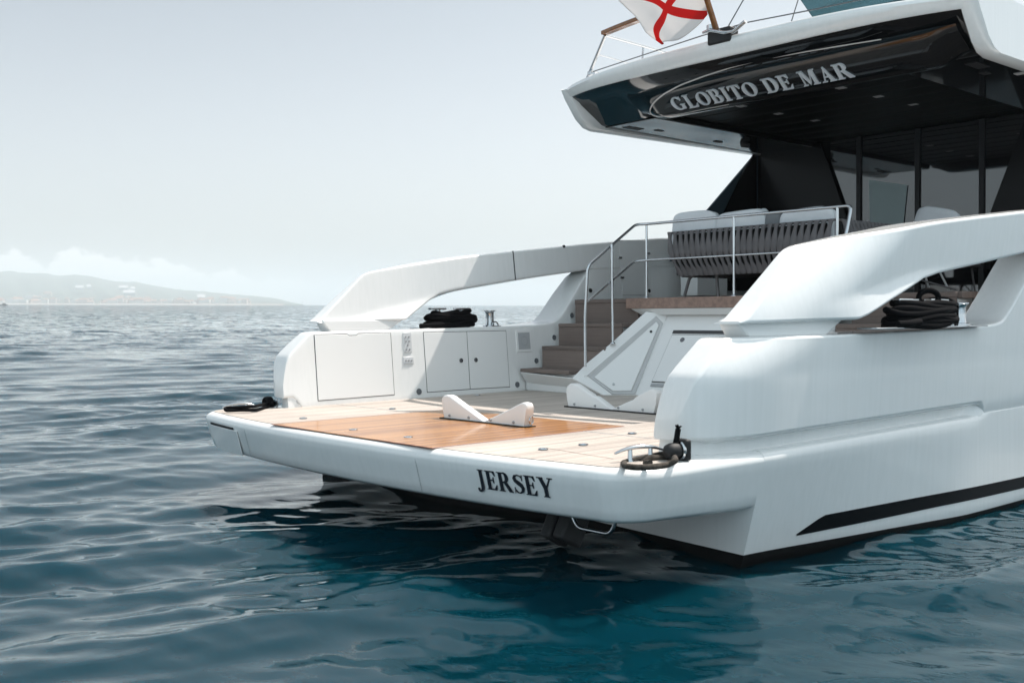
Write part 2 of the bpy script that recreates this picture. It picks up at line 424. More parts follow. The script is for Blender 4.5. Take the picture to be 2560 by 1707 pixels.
mb.prism([Vector((5.852, -hb(zt), zt)), Vector((5.852, -1.3, .05)), Vector((5.852, 1.3, .05)), Vector((5.852, hb(zt), zt)), Vector((5.852, hb(-.05), -.05)), Vector((5.852, hb(-.25), -.25)), Vector((5.852, hb(-.5), -.5)), Vector((5.852, -hb(-.5), -.5)), Vector((5.852, -hb(-.25), -.25)), Vector((5.852, -hb(-.05), -.05))], (.004, 0, 0))
obj('boot_top', mb, ANTIFOUL, yacht, sharp=40)
mb = MB()
lo = [on_hull(S(0, *p)) for p in ((1825, 1231), (1960, 1204), (2150, 1164), (2352, 1120))]
hi = [on_hull(S(0, *p)) for p in ((1825, 1230), (1893, 1183), (2120, 1140), (2352, 1094))]
lo_t = [(p.x, p.z) for p in lo] + [(14, lo[-1].z+.10), (23, lo[-1].z+.3)]
hi_t = [(p.x, p.z) for p in hi] + [(14, hi[-1].z+.12), (23, hi[-1].z+.36)]
for sg in (-1, 1):
    rows = []
    for x in [lo[0].x + .02 + (hi[1].x-lo[0].x)*i/4 for i in range(5)] + [hi[1].x+.3*i for i in range(1, 30)] + [17, 19, 21, 23]:
        k = 1-sm((x-15)/11.0)*.98
        a, b_ = pl(lo_t, x), pl(hi_t, x)
        if x < hi[1].x: a = pl(lo_t, x)
        r = [Vector((x, sg*(hull_y(x, lerp(a, b_, t))+.005)*k, lerp(a, b_, t))) for t in (0, .33, .66, 1)]
        r = [Vector((x, r[0].y-sg*.012, r[0].z))] + r + [Vector((x, r[-1].y-sg*.012, r[-1].z))]
        rows.append(r)
    mb.rings(rows, closed=False)
obj('hull_stripe', mb, NAVY, yacht, sharp=40)

# --- side lockers (bulwarks) and the swept arms above them
def rrect(n_side=16, n_top=5, r=.12, n_arc=4):
    """rounded unit square outline as (u, v); u across from inside, v up"""
    P = []
    def arcp(cx, cy, a0):
        for i in range(n_arc+1):
            a = a0 + (pi/2)*i/n_arc
            P.append((cx+r*cos(a), cy+r*sin(a)))
    for i in range(n_side+1): P.append((1, lerp(r, 1-r, i/n_side)))
    arcp(1-r, 1-r, 0)
    for i in range(1, n_top): P.append((lerp(1-r, r, i/n_top), 1))
    arcp(r, 1-r, pi/2)
    for i in range(1, n_side): P.append((0, lerp(1-r, r, i/n_side)))
    arcp(r, r, pi)
    for i in range(1, n_top): P.append((lerp(r, 1-r, i/n_top), 0))
    arcp(1-r, r, 3*pi/2)
    return P
def slab(xs, yin, yout, zlo, zhi, sg, rad=.045):
    rs = []
    base = rrect(r=.25)
    for x in xs:
        H = max(.02, zhi(x)-zlo(x, .5)); W = max(.02, yout(x, (zhi(x)+zlo(x, .5))/2)-yin(x, zhi(x)))
        ru, rv = min(.5, rad/W), min(.5, rad/H); ring = []
        def remap(t, q):
            if t < .25: return t/.25*q
            if t > .75: return 1-(1-t)/.25*q
            return q + (t-.25)/.5*(1-2*q)
        for u, v in base:
            u2, v2 = remap(u, ru), remap(v, rv)
            zt_ = zhi(x, u2) if zhi.__code__.co_argcount == 2 else zhi(x)
            z = zlo(x, u2) + v2*(zt_-zlo(x, u2))
            y = yin(x, z) + u2*(yout(x, z)-yin(x, z))
            ring.append(Vector((x, sg*y, z)))
        rs.append(ring)
    m = MB(); m.rings(rs); return m
def nose(x, x0, a, amt):
    q = max(0, min(1, (a-(x-x0))/a)); return amt*(1-sqrt(max(0, 1-q*q)))
def pod_out(x, z):
    y = w0(x) + .008 - nose(x, 5.25, .75, .26)
    c = 5.75 + 1.5*(z-1.5)
    s = sm((x-c+.45)/1.1)
    y += lerp(-.72, .08, s)*max(0, z-1.235) + .05*(min(z, 1.2)-.85)
    y -= .22*max(0, .86-z)*sm((x-8.78)/.26)
    return y
POD_A = [(5.25, .98), (5.275, 1.10), (5.305, 1.20), (5.335, 1.252), (5.40, 1.312), (5.60, 1.475), (5.63, 1.488), (5.68, 1.494), (7.0, 1.503), (8.45, 1.522)]
POD_TI = POD_A + [(8.9, 1.530), (9.14, 1.550), (9.27, 1.588), (9.39, 1.677), (9.52, 1.81), (9.75, 2.05), (9.93, 2.23), (10.3, 2.35), (11.5, 2.6), (14, 2.7)]
POD_TO = POD_A + [(8.9, 1.545), (9.1, 1.556), (9.22, 1.58), (9.36, 1.69), (9.6, 1.925), (9.87, 2.16), (10.03, 2.246), (10.4, 2.35), (11.5, 2.6), (14, 2.7)]
pxs = [5.25, 5.262, 5.275, 5.29, 5.305, 5.32, 5.335, 5.36, 5.40, 5.46, 5.52, 5.56, 5.60, 5.615, 5.63, 5.655, 5.68, 5.75, 5.85, 6.0, 6.2, 6.4, 6.7, 7.0, 7.5, 8.0, 8.45, 8.6, 8.7, 8.78, 8.84, 8.88, 8.92, 8.96, 9.0, 9.04, 9.08, 9.14, 9.2, 9.24, 9.28, 9.32, 9.36, 9.4, 9.45, 9.52, 9.6, 9.68, 9.75, 9.81, 9.87, 9.93, 9.98, 10.03, 10.1, 10.3, 10.5, 11.5, 12.6, 14]
def pod_lo(x, u): return .836 - .12*(1-u)*sm((x-5.36)/.10) + (zl(x)-.73)*u - .13*sm((x-8.90)/.12)*u
PODS = {}
for sg in (-1, 1):
    m = slab(pxs, lambda x, z: WI(x, z), pod_out, pod_lo, lambda x, u=.5: lerp(pl(POD_TI, x), pl(POD_TO, x), u), sg, .022)
    PODS[sg] = obj('bulwark', m, WHITE, yacht, sharp=48)
    # recessed plinth under it
    m = slab([5.30, 5.32, 5.36, 5.42, 5.5, 5.7, 6, 6.5, 7, 8, 8.5, 8.74, 8.82, 8.9, 8.98, 9.06, 9.3, 10, 12, 14], lambda x, z: WI(x, z)+.012*(1 if x < 5.4 else .8),
             lambda x, z: w0(x) - .080 + .07*sm((x-8.74-1.1*(z-.76))/.16) - nose(x, 5.30, .8, .22), lambda x, u: .70, lambda x: .88 + (zl(x)-.73), sg, .02)
    obj('bulwark_plinth', m, WHITE, yacht, sharp=48)
ARM_T = [(5.74, 1.60), (5.80, 1.635), (6.33, 2.072), (6.38, 2.105), (6.45, 2.130), (6.55, 2.150), (7.0, 2.228), (7.85, 2.356), (8.57, 2.44), (9.93, 2.59), (11.48, 2.737), (14, 2.86)]
ARM_I = [(5.74, 1.583), (5.95, 1.595), (7.25, 1.862), (7.38, 1.90), (7.6, 1.945), (8.6, 2.084), (9.92, 2.24), (14, 2.45)]
ARM_O = [(5.74, 1.583), (6.84, 1.601), (6.90, 1.612), (7.68, 1.885), (7.80, 1.925), (8.0, 1.957), (8.6, 2.04), (9.75, 2.205), (14, 2.45)]
CREASE = ARM_I
ARM_I = [(5.74, 1.583), (6.80, 1.603), (6.86, 1.61), (7.25, 1.83), (7.40, 1.90), (7.6, 1.945), (8.6, 2.084), (9.92, 2.24), (14, 2.45)]
def arm_in(x, z):
    c = pl(CREASE, x); k = 1-sm((x-6.9)/1.2)
    return WI(x, z) - .006 + k*(.065*sm((z-1.58)/.02) - min(.075, max(0, c-z)*.48))
def arm_out(x, z):
    y = w0(x) + .045 - nose(x, 5.70, 1.0, .22)
    c = 6.10 + 1.2*(z-1.59)
    s = sm((x-c+.5)/1.1)
    return y + lerp(-.44, .14, s)*(z-1.62) + max(0, pl(CREASE, x)-z)*.45*sm((x-6.3)/.8)*(1-sm((x-7.6)/.6))
axs = [5.74, 5.77, 5.80, 5.9, 6.0, 6.1, 6.2, 6.28, 6.33, 6.355, 6.38, 6.415, 6.45, 6.5, 6.55, 6.65, 6.75, 6.80, 6.83, 6.86, 6.95, 7.05, 7.15, 7.25, 7.32, 7.38, 7.40, 7.47, 7.55, 7.65, 7.75, 8.0, 8.3, 8.6, 9, 9.5, 9.92, 10.5, 11, 11.48, 12.5, 14]
for sg in (-1, 1):
    m = slab(axs, arm_in, arm_out, lambda x, u: lerp(pl(ARM_I, x), pl(ARM_O, x), u), lambda x: pl(ARM_T, x), sg, .024)
    arm = obj('bulwark_arm', m, WHITE, yacht, sharp=44)
    m = slab([5.80, 5.83, 5.88, 5.95, 6.1, 6.5, 6.6, 6.66, 6.72, 6.80, 6.82], lambda x, z: WI(x, z)+.018, lambda x, z: w0(x)-.02-nose(x, 5.75, .9, .22), lambda x, u: pl([(5.80, 1.575), (5.88, 1.49), (6.60, 1.49), (6.82, 1.60)], x), lambda x: 1.615, sg, .015)
    obj('arm_neck', m, WHITE2, yacht, sharp=44)
    m = MB()
    x0 = 8.58
    m.prism([Vector((x0, sg*(WI(x0, z)-.012), z)) for z in (2.085, 2.44)] + [Vector((x0+.012, sg*(WI(x0, z)-.012), z)) for z in (2.442, 2.088)], (0, sg*.02, 0))
    obj('panel_gap', m, SEAM, arm)

# --- fittings on the inner face of the port locker
wp = Vector((5.257, 2.386, .73)); wn_ = (Vector((3.4, .0806, 0)).cross(Vector((0, .12, 1)))).normalized()
if wn_.y > 0: wn_ = -wn_
def wall(u, off=0): return onP(u, wp, wn_) + wn_*off
def wall_panel(px, name, parent, m=WHITE2, off=.005, seam=.009, reg=3):
    P = [wall(S(reg, *p)) for p in px]; c = sum(P, Vector())/len(P)
    g = MB(); g.prism([p + (p-c).normalized()*seam - wn_*.01 for p in P], wn_*(.0105+.001))
    d = MB(); d.prism([p - wn_*.01 for p in P], wn_*(.010+off))
    o = obj(name, d, m, parent, bevel=.003)
    obj('door_seam', g, SEAM, o); return o
lk = wall_panel([(385, 788), (615, 781), (635, 794), (680, 792), (695, 779), (922, 772), (950, 1207), (413, 1249)], 'locker_door', yacht)
d1 = wall_panel([(1158, 769), (1462, 763), (1486, 1168), (1186, 1190)], 'locker_door', yacht)
d2 = wall_panel([(1466, 763), (1740, 757), (1767, 1152), (1490, 1167)], 'locker_door', yacht)
for d, p in ((d1, (1421, 967)), (d2, (1525, 963))):
    m = MB(); c = wall(S(3, *p), .009); m.lathe([(0, 0), (.026, 0), (.026, .006), (.017, .008), (.017, .002), (0, .002)], c, wn_, 20)
    m.lathe([(0, 0), (.010, 0), (.009, .007), (0, .007)], c, wn_, 12); obj('lock', m, LOCK, d)
for px, studs in (([(1010, 770), (1068, 767), (1076, 908), (1020, 911)], [(1028, 800), (1050, 799), (1030, 831), (1052, 830), (1043, 858), (1034, 889), (1056, 888)]),
                  ([(1012, 943), (1084, 940), (1088, 990), (1016, 994)], [(1031, 968), (1050, 967), (1070, 966)])):
    P = [wall(S(3, *p)) for p in px]; m = MB(); m.prism([p-wn_*.005 for p in P], wn_*.014)
    o = obj('socket_panel', m, mat('satin_plate', (.60, .61, .62), .35), yacht, bevel=.004)
    for s_ in studs:
        m = MB(); m.lathe([(0, 0), (.011, 0), (.009, .012), (0, .012)], wall(S(3, *s_), .009), wn_, 12); obj('switch', m, GREY, o)
for p, mt in (((283, 1251), LENS), ((1126, 1187), DGREY), ((1822, 1137), DGREY)):
    m = MB(); c = wall(S(3, *p), -.007 if mt is LENS else .002); m.lathe([(0, 0), (.036, 0), (.034, .006), (.027, .006), (.026, .003), (0, .004)], c, wn_, 22)
    obj('courtesy_light', m, mt, yacht)
P = [wall(S(3, *p)) for p in ((1808, 753), (1916, 748), (1928, 903), (1820, 909))]
m = MB(); m.prism([p-wn_*.005 for p in P], wn_*.013); spk = obj('speaker_frame', m, WHITE2, yacht, bevel=.004)
c = sum(P, Vector())/4; m = MB(); m.prism([c+(p-c)*.76+wn_*.006 for p in P], wn_*.004); obj('speaker_grille', m, mat('grille', (.42, .43, .44), .7, bump=(300, .6, .002)), spk)
m = MB(); m.lathe([(.055, 0), (.058, .002), (.05, .003), (.046, 0)], c+wn_*.0098, wn_, 24); obj('speaker_ring', m, GREY, spk)
# hinged gate, hinges and latches on the forward inner face of the port bulwark
g = wall_panel([(330, 500), (470, 500), (492, 772), (350, 772)], 'side_gate', yacht, off=.007, seam=.004, reg=2)
for p in ((335, 587), (345, 686), (475, 565)):
    m = MB(); c = wall(S(2, *p), .012); m.box(c, (.075, .02, .03)); obj('hinge', m, STEEL, g, bevel=.004)
for p in ((190, 750), (482, 752)):
    m = MB(); m.lathe([(0, 0), (.028, 0), (.025, .016), (0, .02)], wall(S(2, *p), .0), wn_, 16); obj('deck_knob', m, RUBBER, yacht)
m = MB(); m.lathe([(0, 0), (.02, 0), (.016, .02), (0, .02)], wall(S(3, 2150, 160), 0), wn_, 12); obj('deck_knob', m, RUBBER, yacht)
m = MB(); c = Vector((8.25, 2.62, 1.525)); m.tube([c+Vector((.05*cos(a), 0, .05*sin(a))) for a in [pi*i/10 for i in range(11)]], .008, 8)
m.box(c+Vector((0, 0, -.002)), (.15, .05, .01)); obj('pad_eye', m, STEEL, yacht)

# --- stairs both sides, central garage between them
TZ = [1.006, 1.270, 1.545]
NX = [8.515, 8.875, 9.165, 9.463]
A0 = onX(S(4, 560, 990), 8.50); Bq = Vector((8.90, 1.0, ZD)); Cq = onX(S(4, 1250, 368), 9.38)
fn = (Bq-A0).cross(Cq-A0).normalized()
if fn.dot(CAM_B-A0) < 0: fn = -fn
def fp(x, y, off=0): return onP(S(4, x, y), A0, fn) + fn*off
cr_lo, cr_hi = fp(1150, 1157), fp(1462, 392)
an = (cr_hi-cr_lo).cross(Vector((0, 1, 0))).normalized()
if an.x > 0: an = -an
def ap(x, y, off=0): return onP(S(4, x, y), cr_lo, an) + an*off
def mir(p, sg): return Vector((p[0], p[1]*sg, p[2]))
for sg in (1, -1):
    st = MB()
    # white plinth under the first tread, undercut
    yo = WI(8.5)-.003
    a = [Vector((8.50, yo, .965)), Vector((8.675, yo, .735)), Vector((8.66, 1.35, .735)), A0 + Vector((0, -.01, .0))]
    st.prism([mir(p, sg) for p in a], (.35, 0, 0))
    body = [Vector((8.6, yo, .735)), Vector((8.6, yo, .96)), Vector((8.90, yo, .96)), Vector((8.90, yo, 1.22)), Vector((9.19, yo, 1.22)), Vector((9.19, yo, 1.50)), Vector((9.48, yo, 1.50)), Vector((9.48, yo, 1.78)), Vector((9.7, yo, 1.78)), Vector((9.7, yo, .735))]
    st.prism([mir(p, sg) for p in body], (0, -sg*(yo-1.45), 0))
    base = obj('staircase', st, WHITE2, yacht, bevel=.012, seg=3)
    tr = MB()
    def tread(x0, x1, z, y1):
        t = MB(); t.box(((x0+x1)/2, sg*(yo+y1)/2, z-.022), (x1-x0, yo-y1, .044))
        return t
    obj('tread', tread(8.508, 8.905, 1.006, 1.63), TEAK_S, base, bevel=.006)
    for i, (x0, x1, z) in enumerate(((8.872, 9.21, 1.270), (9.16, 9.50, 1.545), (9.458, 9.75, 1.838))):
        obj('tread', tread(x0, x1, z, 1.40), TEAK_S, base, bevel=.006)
        r = MB(); zb = TZ[i]; r.box((x0+.018, sg*(yo+1.40)/2, (zb+z-.044)/2), (.02, yo-1.40, z-.044-zb-.003))
        obj('riser', r, TEAK_S, base)
    # sloping side moulding that closes the stairs inboard
    face = [A0, fp(690, 855), fp(940, 648), fp(1250, 366), cr_hi, cr_lo, fp(870, 1163)]
    s2 = MB(); s2.prism([mir(p, sg) for p in face], mir(-fn*.10, sg))
    side = obj('stair_moulding', s2, WHITE2, yacht, bevel=.012, seg=3)
    tri_o = [fp(1345, 412), fp(1412, 480), fp(1150, 1140), fp(935, 1143), fp(700, 968)]
    tri_i = [fp(1345, 468), fp(1372, 500), fp(1112, 1112), fp(942, 1115), fp(766, 985)]
    gm = MB()
    # groove: a dished ring between the outer and the inner outline
    mid = [(o*.5+i*.5) for o, i in zip(tri_o, tri_i)]
    R = [[mir(p+fn*q, sg) for p in L] for L, q in ((tri_o, .001), (tri_o, .006), ([o*.8+i*.2 for o, i in zip(tri_o, tri_i)], .010), ([o*.62+i*.38 for o, i in zip(tri_o, tri_i)], .003), ([o*.2+i*.8 for o, i in zip(tri_o, tri_i)], .003), (tri_i, .012))]
    gm.rings(R, cap0=False, cap1=False); obj('groove', gm, mat('groove_moulding', (.52, .52, .52), .45), side, sharp=60)
    pm = MB(); pm.prism([mir(p, sg) for p in tri_i], mir(fn*.016, sg)); tp = obj('triangular_panel', pm, WHITE2, side, bevel=.006)
    for q, mt in (((1297, 562), RUBBER), ((948, 1052), LENS)):
        k = MB(); k.lathe([(0, 0), (.016, 0), (.014, .008), (0, .008)], mir(fp(*q, .016), sg), mir(fn, sg), 14); obj('panel_knob', k, mt, side)
gar = MB()
P = [cr_lo+Vector((0, .03, 0)), cr_hi+Vector((0, .03, 0))]; Q = [Vector((p.x, -p.y, p.z)) for p in P]
gar.prism([P[0], P[1], Q[1], Q[0]], (.25, 0, 0)); garage = obj('garage_wall', gar, WHITE2, yacht)
dpx = [ap(1500, 590), ap(1312, 1022)]
gd = MB(); y0, y1 = dpx[0].y, dpx[1].y
gd.prism([dpx[0]+an*.0, Vector((dpx[0].x, -y0, dpx[0].z)), Vector((dpx[1].x, -y1, dpx[1].z)), dpx[1]], an*.014)
gdo = obj('garage_door', gd, WHITE2, garage, bevel=.005)
gz = MB(); e_ = (dpx[1]-dpx[0]).normalized()*.010; q0, q1 = dpx[0]-e_+Vector((0, .010, 0)), dpx[1]+e_+Vector((0, .010, 0))
gz.prism([q0, Vector((q0.x, -q0.y, q0.z)), Vector((q1.x, -q1.y, q1.z)), q1], an*.003); obj('door_seam', gz, SEAM, gdo)
gs = MB(); t0 = ap(1510, 545); t1 = ap(1545, 575)
gs.prism([t0, Vector((t0.x, -t0.y, t0.z)), Vector((t1.x, -t0.y, t1.z)), Vector((t1.x, t0.y, t1.z))], an*.006); obj('door_slot', gs, SEAM, garage)
gl = MB(); gl.lathe([(0, 0), (.03, 0), (.028, .008), (.012, .010), (0, .016)], ap(1597, 640, .014), an, 16); obj('lock', gl, LOCK, garage)
gb = MB(); b0, b1 = ap(1305, 1040), ap(1325, 1070)
gb.prism([b0, Vector((b0.x, -b0.y, b0.z)), Vector((b1.x, -b0.y, b1.z)), Vector((b1.x, b0.y, b1.z))], an*.012); obj('door_sill', gb, GREY, garage, bevel=.003)
# courtesy lights beside the steps
for p in ((558, 405), (392, 611), (226, 828)):
    m = MB(); c = wall(S(4, *p), .003); m.lathe([(0, 0), (.034, 0), (.032, .006), (.026, .006), (.025, .003), (0, .004)], c, wn_, 22); obj('courtesy_light', m, DGREY, yacht)

# --- cockpit floor, teak fascia
ZC = 1.845
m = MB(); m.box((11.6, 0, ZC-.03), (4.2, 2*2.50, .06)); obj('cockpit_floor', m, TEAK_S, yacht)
m = MB(); m.box((9.46, 0, ZC-.062), (.13, 3.08, .126)); obj('cockpit_fascia', m, TEAK_E, yacht, bevel=.006)
m = MB(); m.prism([Vector((9.39, -1.45, ZC-.127)), Vector((9.39, 1.45, ZC-.127)), Vector((9.47, 1.35, ZC-.20)), Vector((9.47, -1.35, ZC-.20))], (.3, 0, 0)); obj('fascia_support', m, WHITE2, yacht)
m = MB(); m.box((9.9, 0, 1.25), (.5, 4.6, 1.1)); obj('cockpit_bulkhead', m, WHITE2, yacht)

# --- stainless handrail
rl = thing  # alias kept short for readability
RT = 2.722; RM = 2.296
m = MB(); r = .016
p1b, p2b = Vector((8.56, 1.415, 1.06)), Vector((8.95, 1.345, 1.315))
def rp(u, y): return onY(u, y)
t1 = onX(S(2, 178, 628), 8.56); t2 = onX(S(2, 298, 520), 8.95)
bend = Vector((9.40, 1.38, RT))
top_path = arc([p1b+Vector((0, 0, .55)), t1+Vector((0, 0, .0)), bend, Vector((9.5, 1.30, RT+.003)), Vector((9.5, -1.38, RT+.003)), onX(S(2, 1468, 462), 9.36), onX(S(2, 1380, 760), 9.2)], .06, 6)
m.tube([p1b] + top_path, r, 10)
handrail = obj('handrail', m, STEEL, yacht, sharp=60)
m = MB(); l1 = onX(S(2, 178, 805), 8.56)
m.tube(arc([l1, Vector((9.40, 1.40, RM-.01)), Vector((9.5, 1.30, RM)), Vector((9.5, -1.30, RM))], .07, 6), .012, 10); obj('mid_rail', m, STEEL, handrail, sharp=60)
for a, b_ in ((p2b, t2), (Vector((9.5, 1.30, ZC)), Vector((9.5, 1.30, RT))), (Vector((9.5, .042, ZC)), Vector((9.5, .042, RT))), (Vector((9.5, -1.222, ZC)), Vector((9.5, -1.222, RT)))):
    m = MB(); m.tube([a, b_], .014, 10); m.lathe([(0, 0), (.032, 0), (.03, .012), (.016, .02), (0, .02)], a, n=14); obj('post', m, STEEL, handrail, sharp=60)

# --- bollards, plates, pad eyes on the bulwark tops
def bollard(x1, x2, x3, y, z, xa, xb, hc):
    pl_ = MB(); pl_.box(((xa+xb)/2, y, z+.006), (xb-xa, .16, .012)); po = obj('mooring_plate', pl_, STEEL, yacht, bevel=.004)
    c = MB()
    c.lathe([(0, 0), (.085, 0), (.085, .015), (.058, .022), (.052, .05), (.050, hc-.04), (.056, hc-.02), (.074, hc-.008), (.074, hc), (0, hc+.002)], Vector((x3, y, z+.012)), n=24)
    obj('capstan', c, STEEL, po, sharp=40)
    w = min(.30, (x2-x1)*.62)
    for xx in (x1, x2):
        k = MB(); k.lathe([(0, 0), (.05, 0), (.036, .02), (.030, .10), (.034, hc+.01), (0, hc+.01)], Vector((xx, y, z+.012)), n=16)
        k.box((xx, y, z+hc+.03), (w, .06, .022)); obj('bollard_post', k, STEEL, po, bevel=.005)
    return Vector(((x1+x2)/2, y, z+.012)), (x2-x1)/2
def bx(r, x, y, yy): return onY(S(r, x, y), yy).x
zp = onY(S(3, 1430, 708), 2.72).z; 
Bp, wp_ = bollard(bx(3, 1258, 690, 2.72), bx(3, 1430, 690, 2.72), bx(3, 1628, 690, 2.72), 2.72, 1.502, bx(3, 1090, 700, 2.72), bx(3, 1738, 700, 2.72), .20)
Bs, ws_ = bollard(bx('q', 660, 1180, -2.98), bx('q', 1100, 1180, -2.98), bx('q', 1420, 1180, -2.98), -2.98, 1.532, bx('q', 100, 1240, -2.98), bx('q', 1700, 1180, -2.98), .185)
def coil(name, c, label, rx, ry, turns, mt, rr=.022, seed=1, lp=True):
    rnd = random.Random(seed); root = thing(name, c, label, 'rope', 'black mooring ropes coiled round the bollards')
    m = MB(); ph = [rnd.uniform(0, 6.3) for _ in range(40)]
    for k in range(turns):                       # each turn a slack loop round both posts, at its own height and slant
        h = .026 + .165*k/turns; g = 1.06 - .24*(k/turns)**2 + rnd.uniform(-.04, .04); sx = rnd.uniform(-.03, .03)*rx/.2; tilt = rnd.uniform(-.07, .07)
        path = [Vector((c.x + sx + rx*g*cos(a), c.y + ry*g*sin(a), c.z + h + tilt*rx*cos(a) + .012*sin(2*a+ph[k]) + .010*sin(3*a+ph[k+12]))) for a in [2*pi*i/30 for i in range(30)]]
        m.tube(path, rr*rnd.uniform(.92, 1.08), 8, loop=True)
    obj('rope_turns', m, mt, root, sharp=80)
    e = MB(); p0 = Vector((c.x-rx*.7, c.y-ry, c.z+.04))
    e.tube([p0+Vector((.1, .03, .0)), p0+Vector((-.06, -.03, -.002)), p0+Vector((-.20, -.03, -.014)), p0+Vector((-.30, -.0, -.016))], rr, 8); obj('rope_end', e, mt, root, sharp=80)
    if lp:
        l = MB(); q = Vector((c.x+.03, c.y-.04, c.z+.19)); l.tube([q+Vector((.06*cos(b), -.05*cos(b), .03+.058*sin(b))) for b in [-.7+(pi+1.4)*i/14 for i in range(15)]], rr*.9, 8); obj('rope_loop', l, mt, root, sharp=80)
    return root
coil('rope_coil', Bp, 'black rope coiled round the chrome bollard on the far port bulwark, sea behind it', wp_*1.75, .11, 9, ROPE, .026, 3, False)
coil('rope_coil', Bs, 'black rope coiled thickly round the bollard on the near starboard bulwark under the arm', ws_*1.85, .13, 9, ROPE, .026, 7, True)
# --- cleats and ropes on the platform corners
def cleat(a, b, h=.075):
    m = MB(); d = (b-a); dn = d.normalized(); n_ = 12
    path = [a + d*(i/n_) + Vector((0, 0, h - .035*(abs(i/n_-.5)*2)**2)) for i in range(n_+1)]
    m.tube(path, [.010 + .010*sin(pi*i/n_) for i in range(n_+1)], 10, flat=.7)
    for t in (.3, .7): m.lathe([(0, 0), (.024, 0), (.016, .012), (.014, h*.9), (0, h*.9)], a+d*t, n=12)
    return obj('cleat', m, STEEL, yacht, sharp=60)
ZT = .738
ca, cb = onZ(S(5, 275, 300), ZT), onZ(S(5, 640, 285), ZT)
c1_, c2_ = onX(S(5, 285, 256), 4.66), onX(S(5, 612, 238), 4.98)
for c_ in (c1_, c2_): c_.z = ZT; c_.y = min(c_.y, 2.72)
cleat(c1_, c2_, .07)
sa, sb = onZ(S('c', 215, 800), ZT), onZ(S('c', 960, 745), ZT)
cleat(sa, sb, .09)
# port rope: doubled from the fairlead in the bulwark foot to the cleat
k = onX(S(5, 780, 225), 5.27)
fl = MB(); fl.lathe([(0, 0), (.05, 0), (.055, .012), (.045, .02), (.03, .015), (.03, 0)], Vector((5.29, k.y, k.z)), (-1, 0, 0), 18); obj('fairlead', fl, STEEL, yacht)
pr_ = thing('mooring_rope', (4.9, 2.6, ZT), 'dark doubled rope knotted at the far bulwark foot and looped over a chrome cleat', 'rope')
m = MB(); kk = Vector((5.20, k.y-.0, k.z+.01)); e0 = onZ(S(5, 320, 290), ZT+.025); e1 = onZ(S(5, 590, 250), ZT+.06)
m.tube(arc([kk, kk+(e1-kk)*.45+Vector((0, 0, -.0)), e1, e0+Vector((.02, .06, .02)), e0, e0+Vector((.15, -.04, 0)), onZ(S(5, 600, 285), ZT+.022), kk+Vector((0, -.03, -.03))], .06, 5), .0155, 8)
obj('rope_line', m, ROPE, pr_, sharp=80)
m = MB()
for i in range(3):
    m.tube([kk + Vector((.02*i-.02, .048*cos(a), .048*sin(a))) for a in [2*pi*j/14 for j in range(14)]], .022, 8, loop=True)
m.tube([kk+Vector((0, -.02, -.02)), kk+Vector((-.01, -.04, -.08))], .02, 8); obj('rope_knot', m, ROPE, pr_, sharp=80)
# starboard rope: worn coil on the platform corner and a cut stub through the roller fairlead
fdir = Vector((-.90, .22, -.05)).normalized()
fr = onY(S('c', 1190, 612), -2.72)
root = thing('roller_fairlead', (fr.x, fr.y, fr.z-.1), 'black roller fairlead with frayed rope stub on the near bulwark foot', 'fairlead')
m = MB(); m.box(fr-fdir*.02, (.05, .11, .135), Matrix.Rotation(math.atan2(-fdir.y, -fdir.x), 3, 'Z')); obj('mount_plate', m, RUBBER, root, bevel=.016, seg=3)
m = MB(); m.lathe([(.03, 0), (.058, .0), (.062, .010), (.054, .018), (.042, .02), (.03, .018)], fr, fdir, 22); obj('chrome_ring', m, STEEL, root)
m = MB(); m.lathe([(0, 0), (.040, 0), (.050, .03), (.052, .065), (.044, .095), (.025, .112), (0, .118)], fr+fdir*.012, fdir, 20); obj('rubber_roller', m, RUBBER, root)
m = MB(); q0 = fr+fdir*.05+Vector((0, 0, .02)); q1 = onP(S('c', 1150, 300), fr, Vector((-.7, -.7, 0))); m.tube([q0, q0.lerp(q1, .5)+Vector((.004, 0, 0)), q1], .018, 10)
for i in range(14):
    a = 2*pi*i/14; m.tube([q1, q1+Vector((.028*cos(a), .02*sin(a*1.7), .012+.02*random.random()))], [.006, .002], 5)
obj('rope_stub', m, ROPE, root, sharp=80)
cr_ = onZ(S('c', 735, 790), ZT)
root = thing('mooring_rope', cr_, 'worn brown-black rope looped in an oval round the cleat on the near platform corner', 'rope')
cn_ = (sb-sa).cross(Vector((0, 0, 1))).normalized()
if cn_.x < 0: cn_ = -cn_
def bk(x, y, o=.03): return onP(S('c', x, y), sa+cn_*o, cn_)
def ft(x, y, z=.024): return onZ(S('c', x, y), ZT+z)
m = MB()
m.tube(arc([fr+fdir*.07+Vector((0, 0, -.05)), bk(1090, 700, .02), ft(1112, 770, .05), ft(1000, 832), ft(760, 866), ft(520, 872), ft(365, 850), bk(345, 800, -.02), bk(430, 775), bk(560, 755), bk(700, 720), bk(820, 690), bk(940, 668), bk(1040, 675), bk(1095, 720, .0)], .05, 6), .0185, 10)
obj('rope_loop', m, ROPE2, root, sharp=80)
m = MB(); m.tube(arc([bk(600, 790, -.01), bk(730, 725, -.02), bk(860, 735, -.02), bk(995, 745, -.02)], .06, 5), .021, 10); obj('rope_end', m, ROPE2, root, sharp=80)
m = MB(); m.tube([ft(665, 805, .02), ft(740, 800, .03)], .018, 8); obj('rope_stub', m, ROPE2, root, sharp=80)

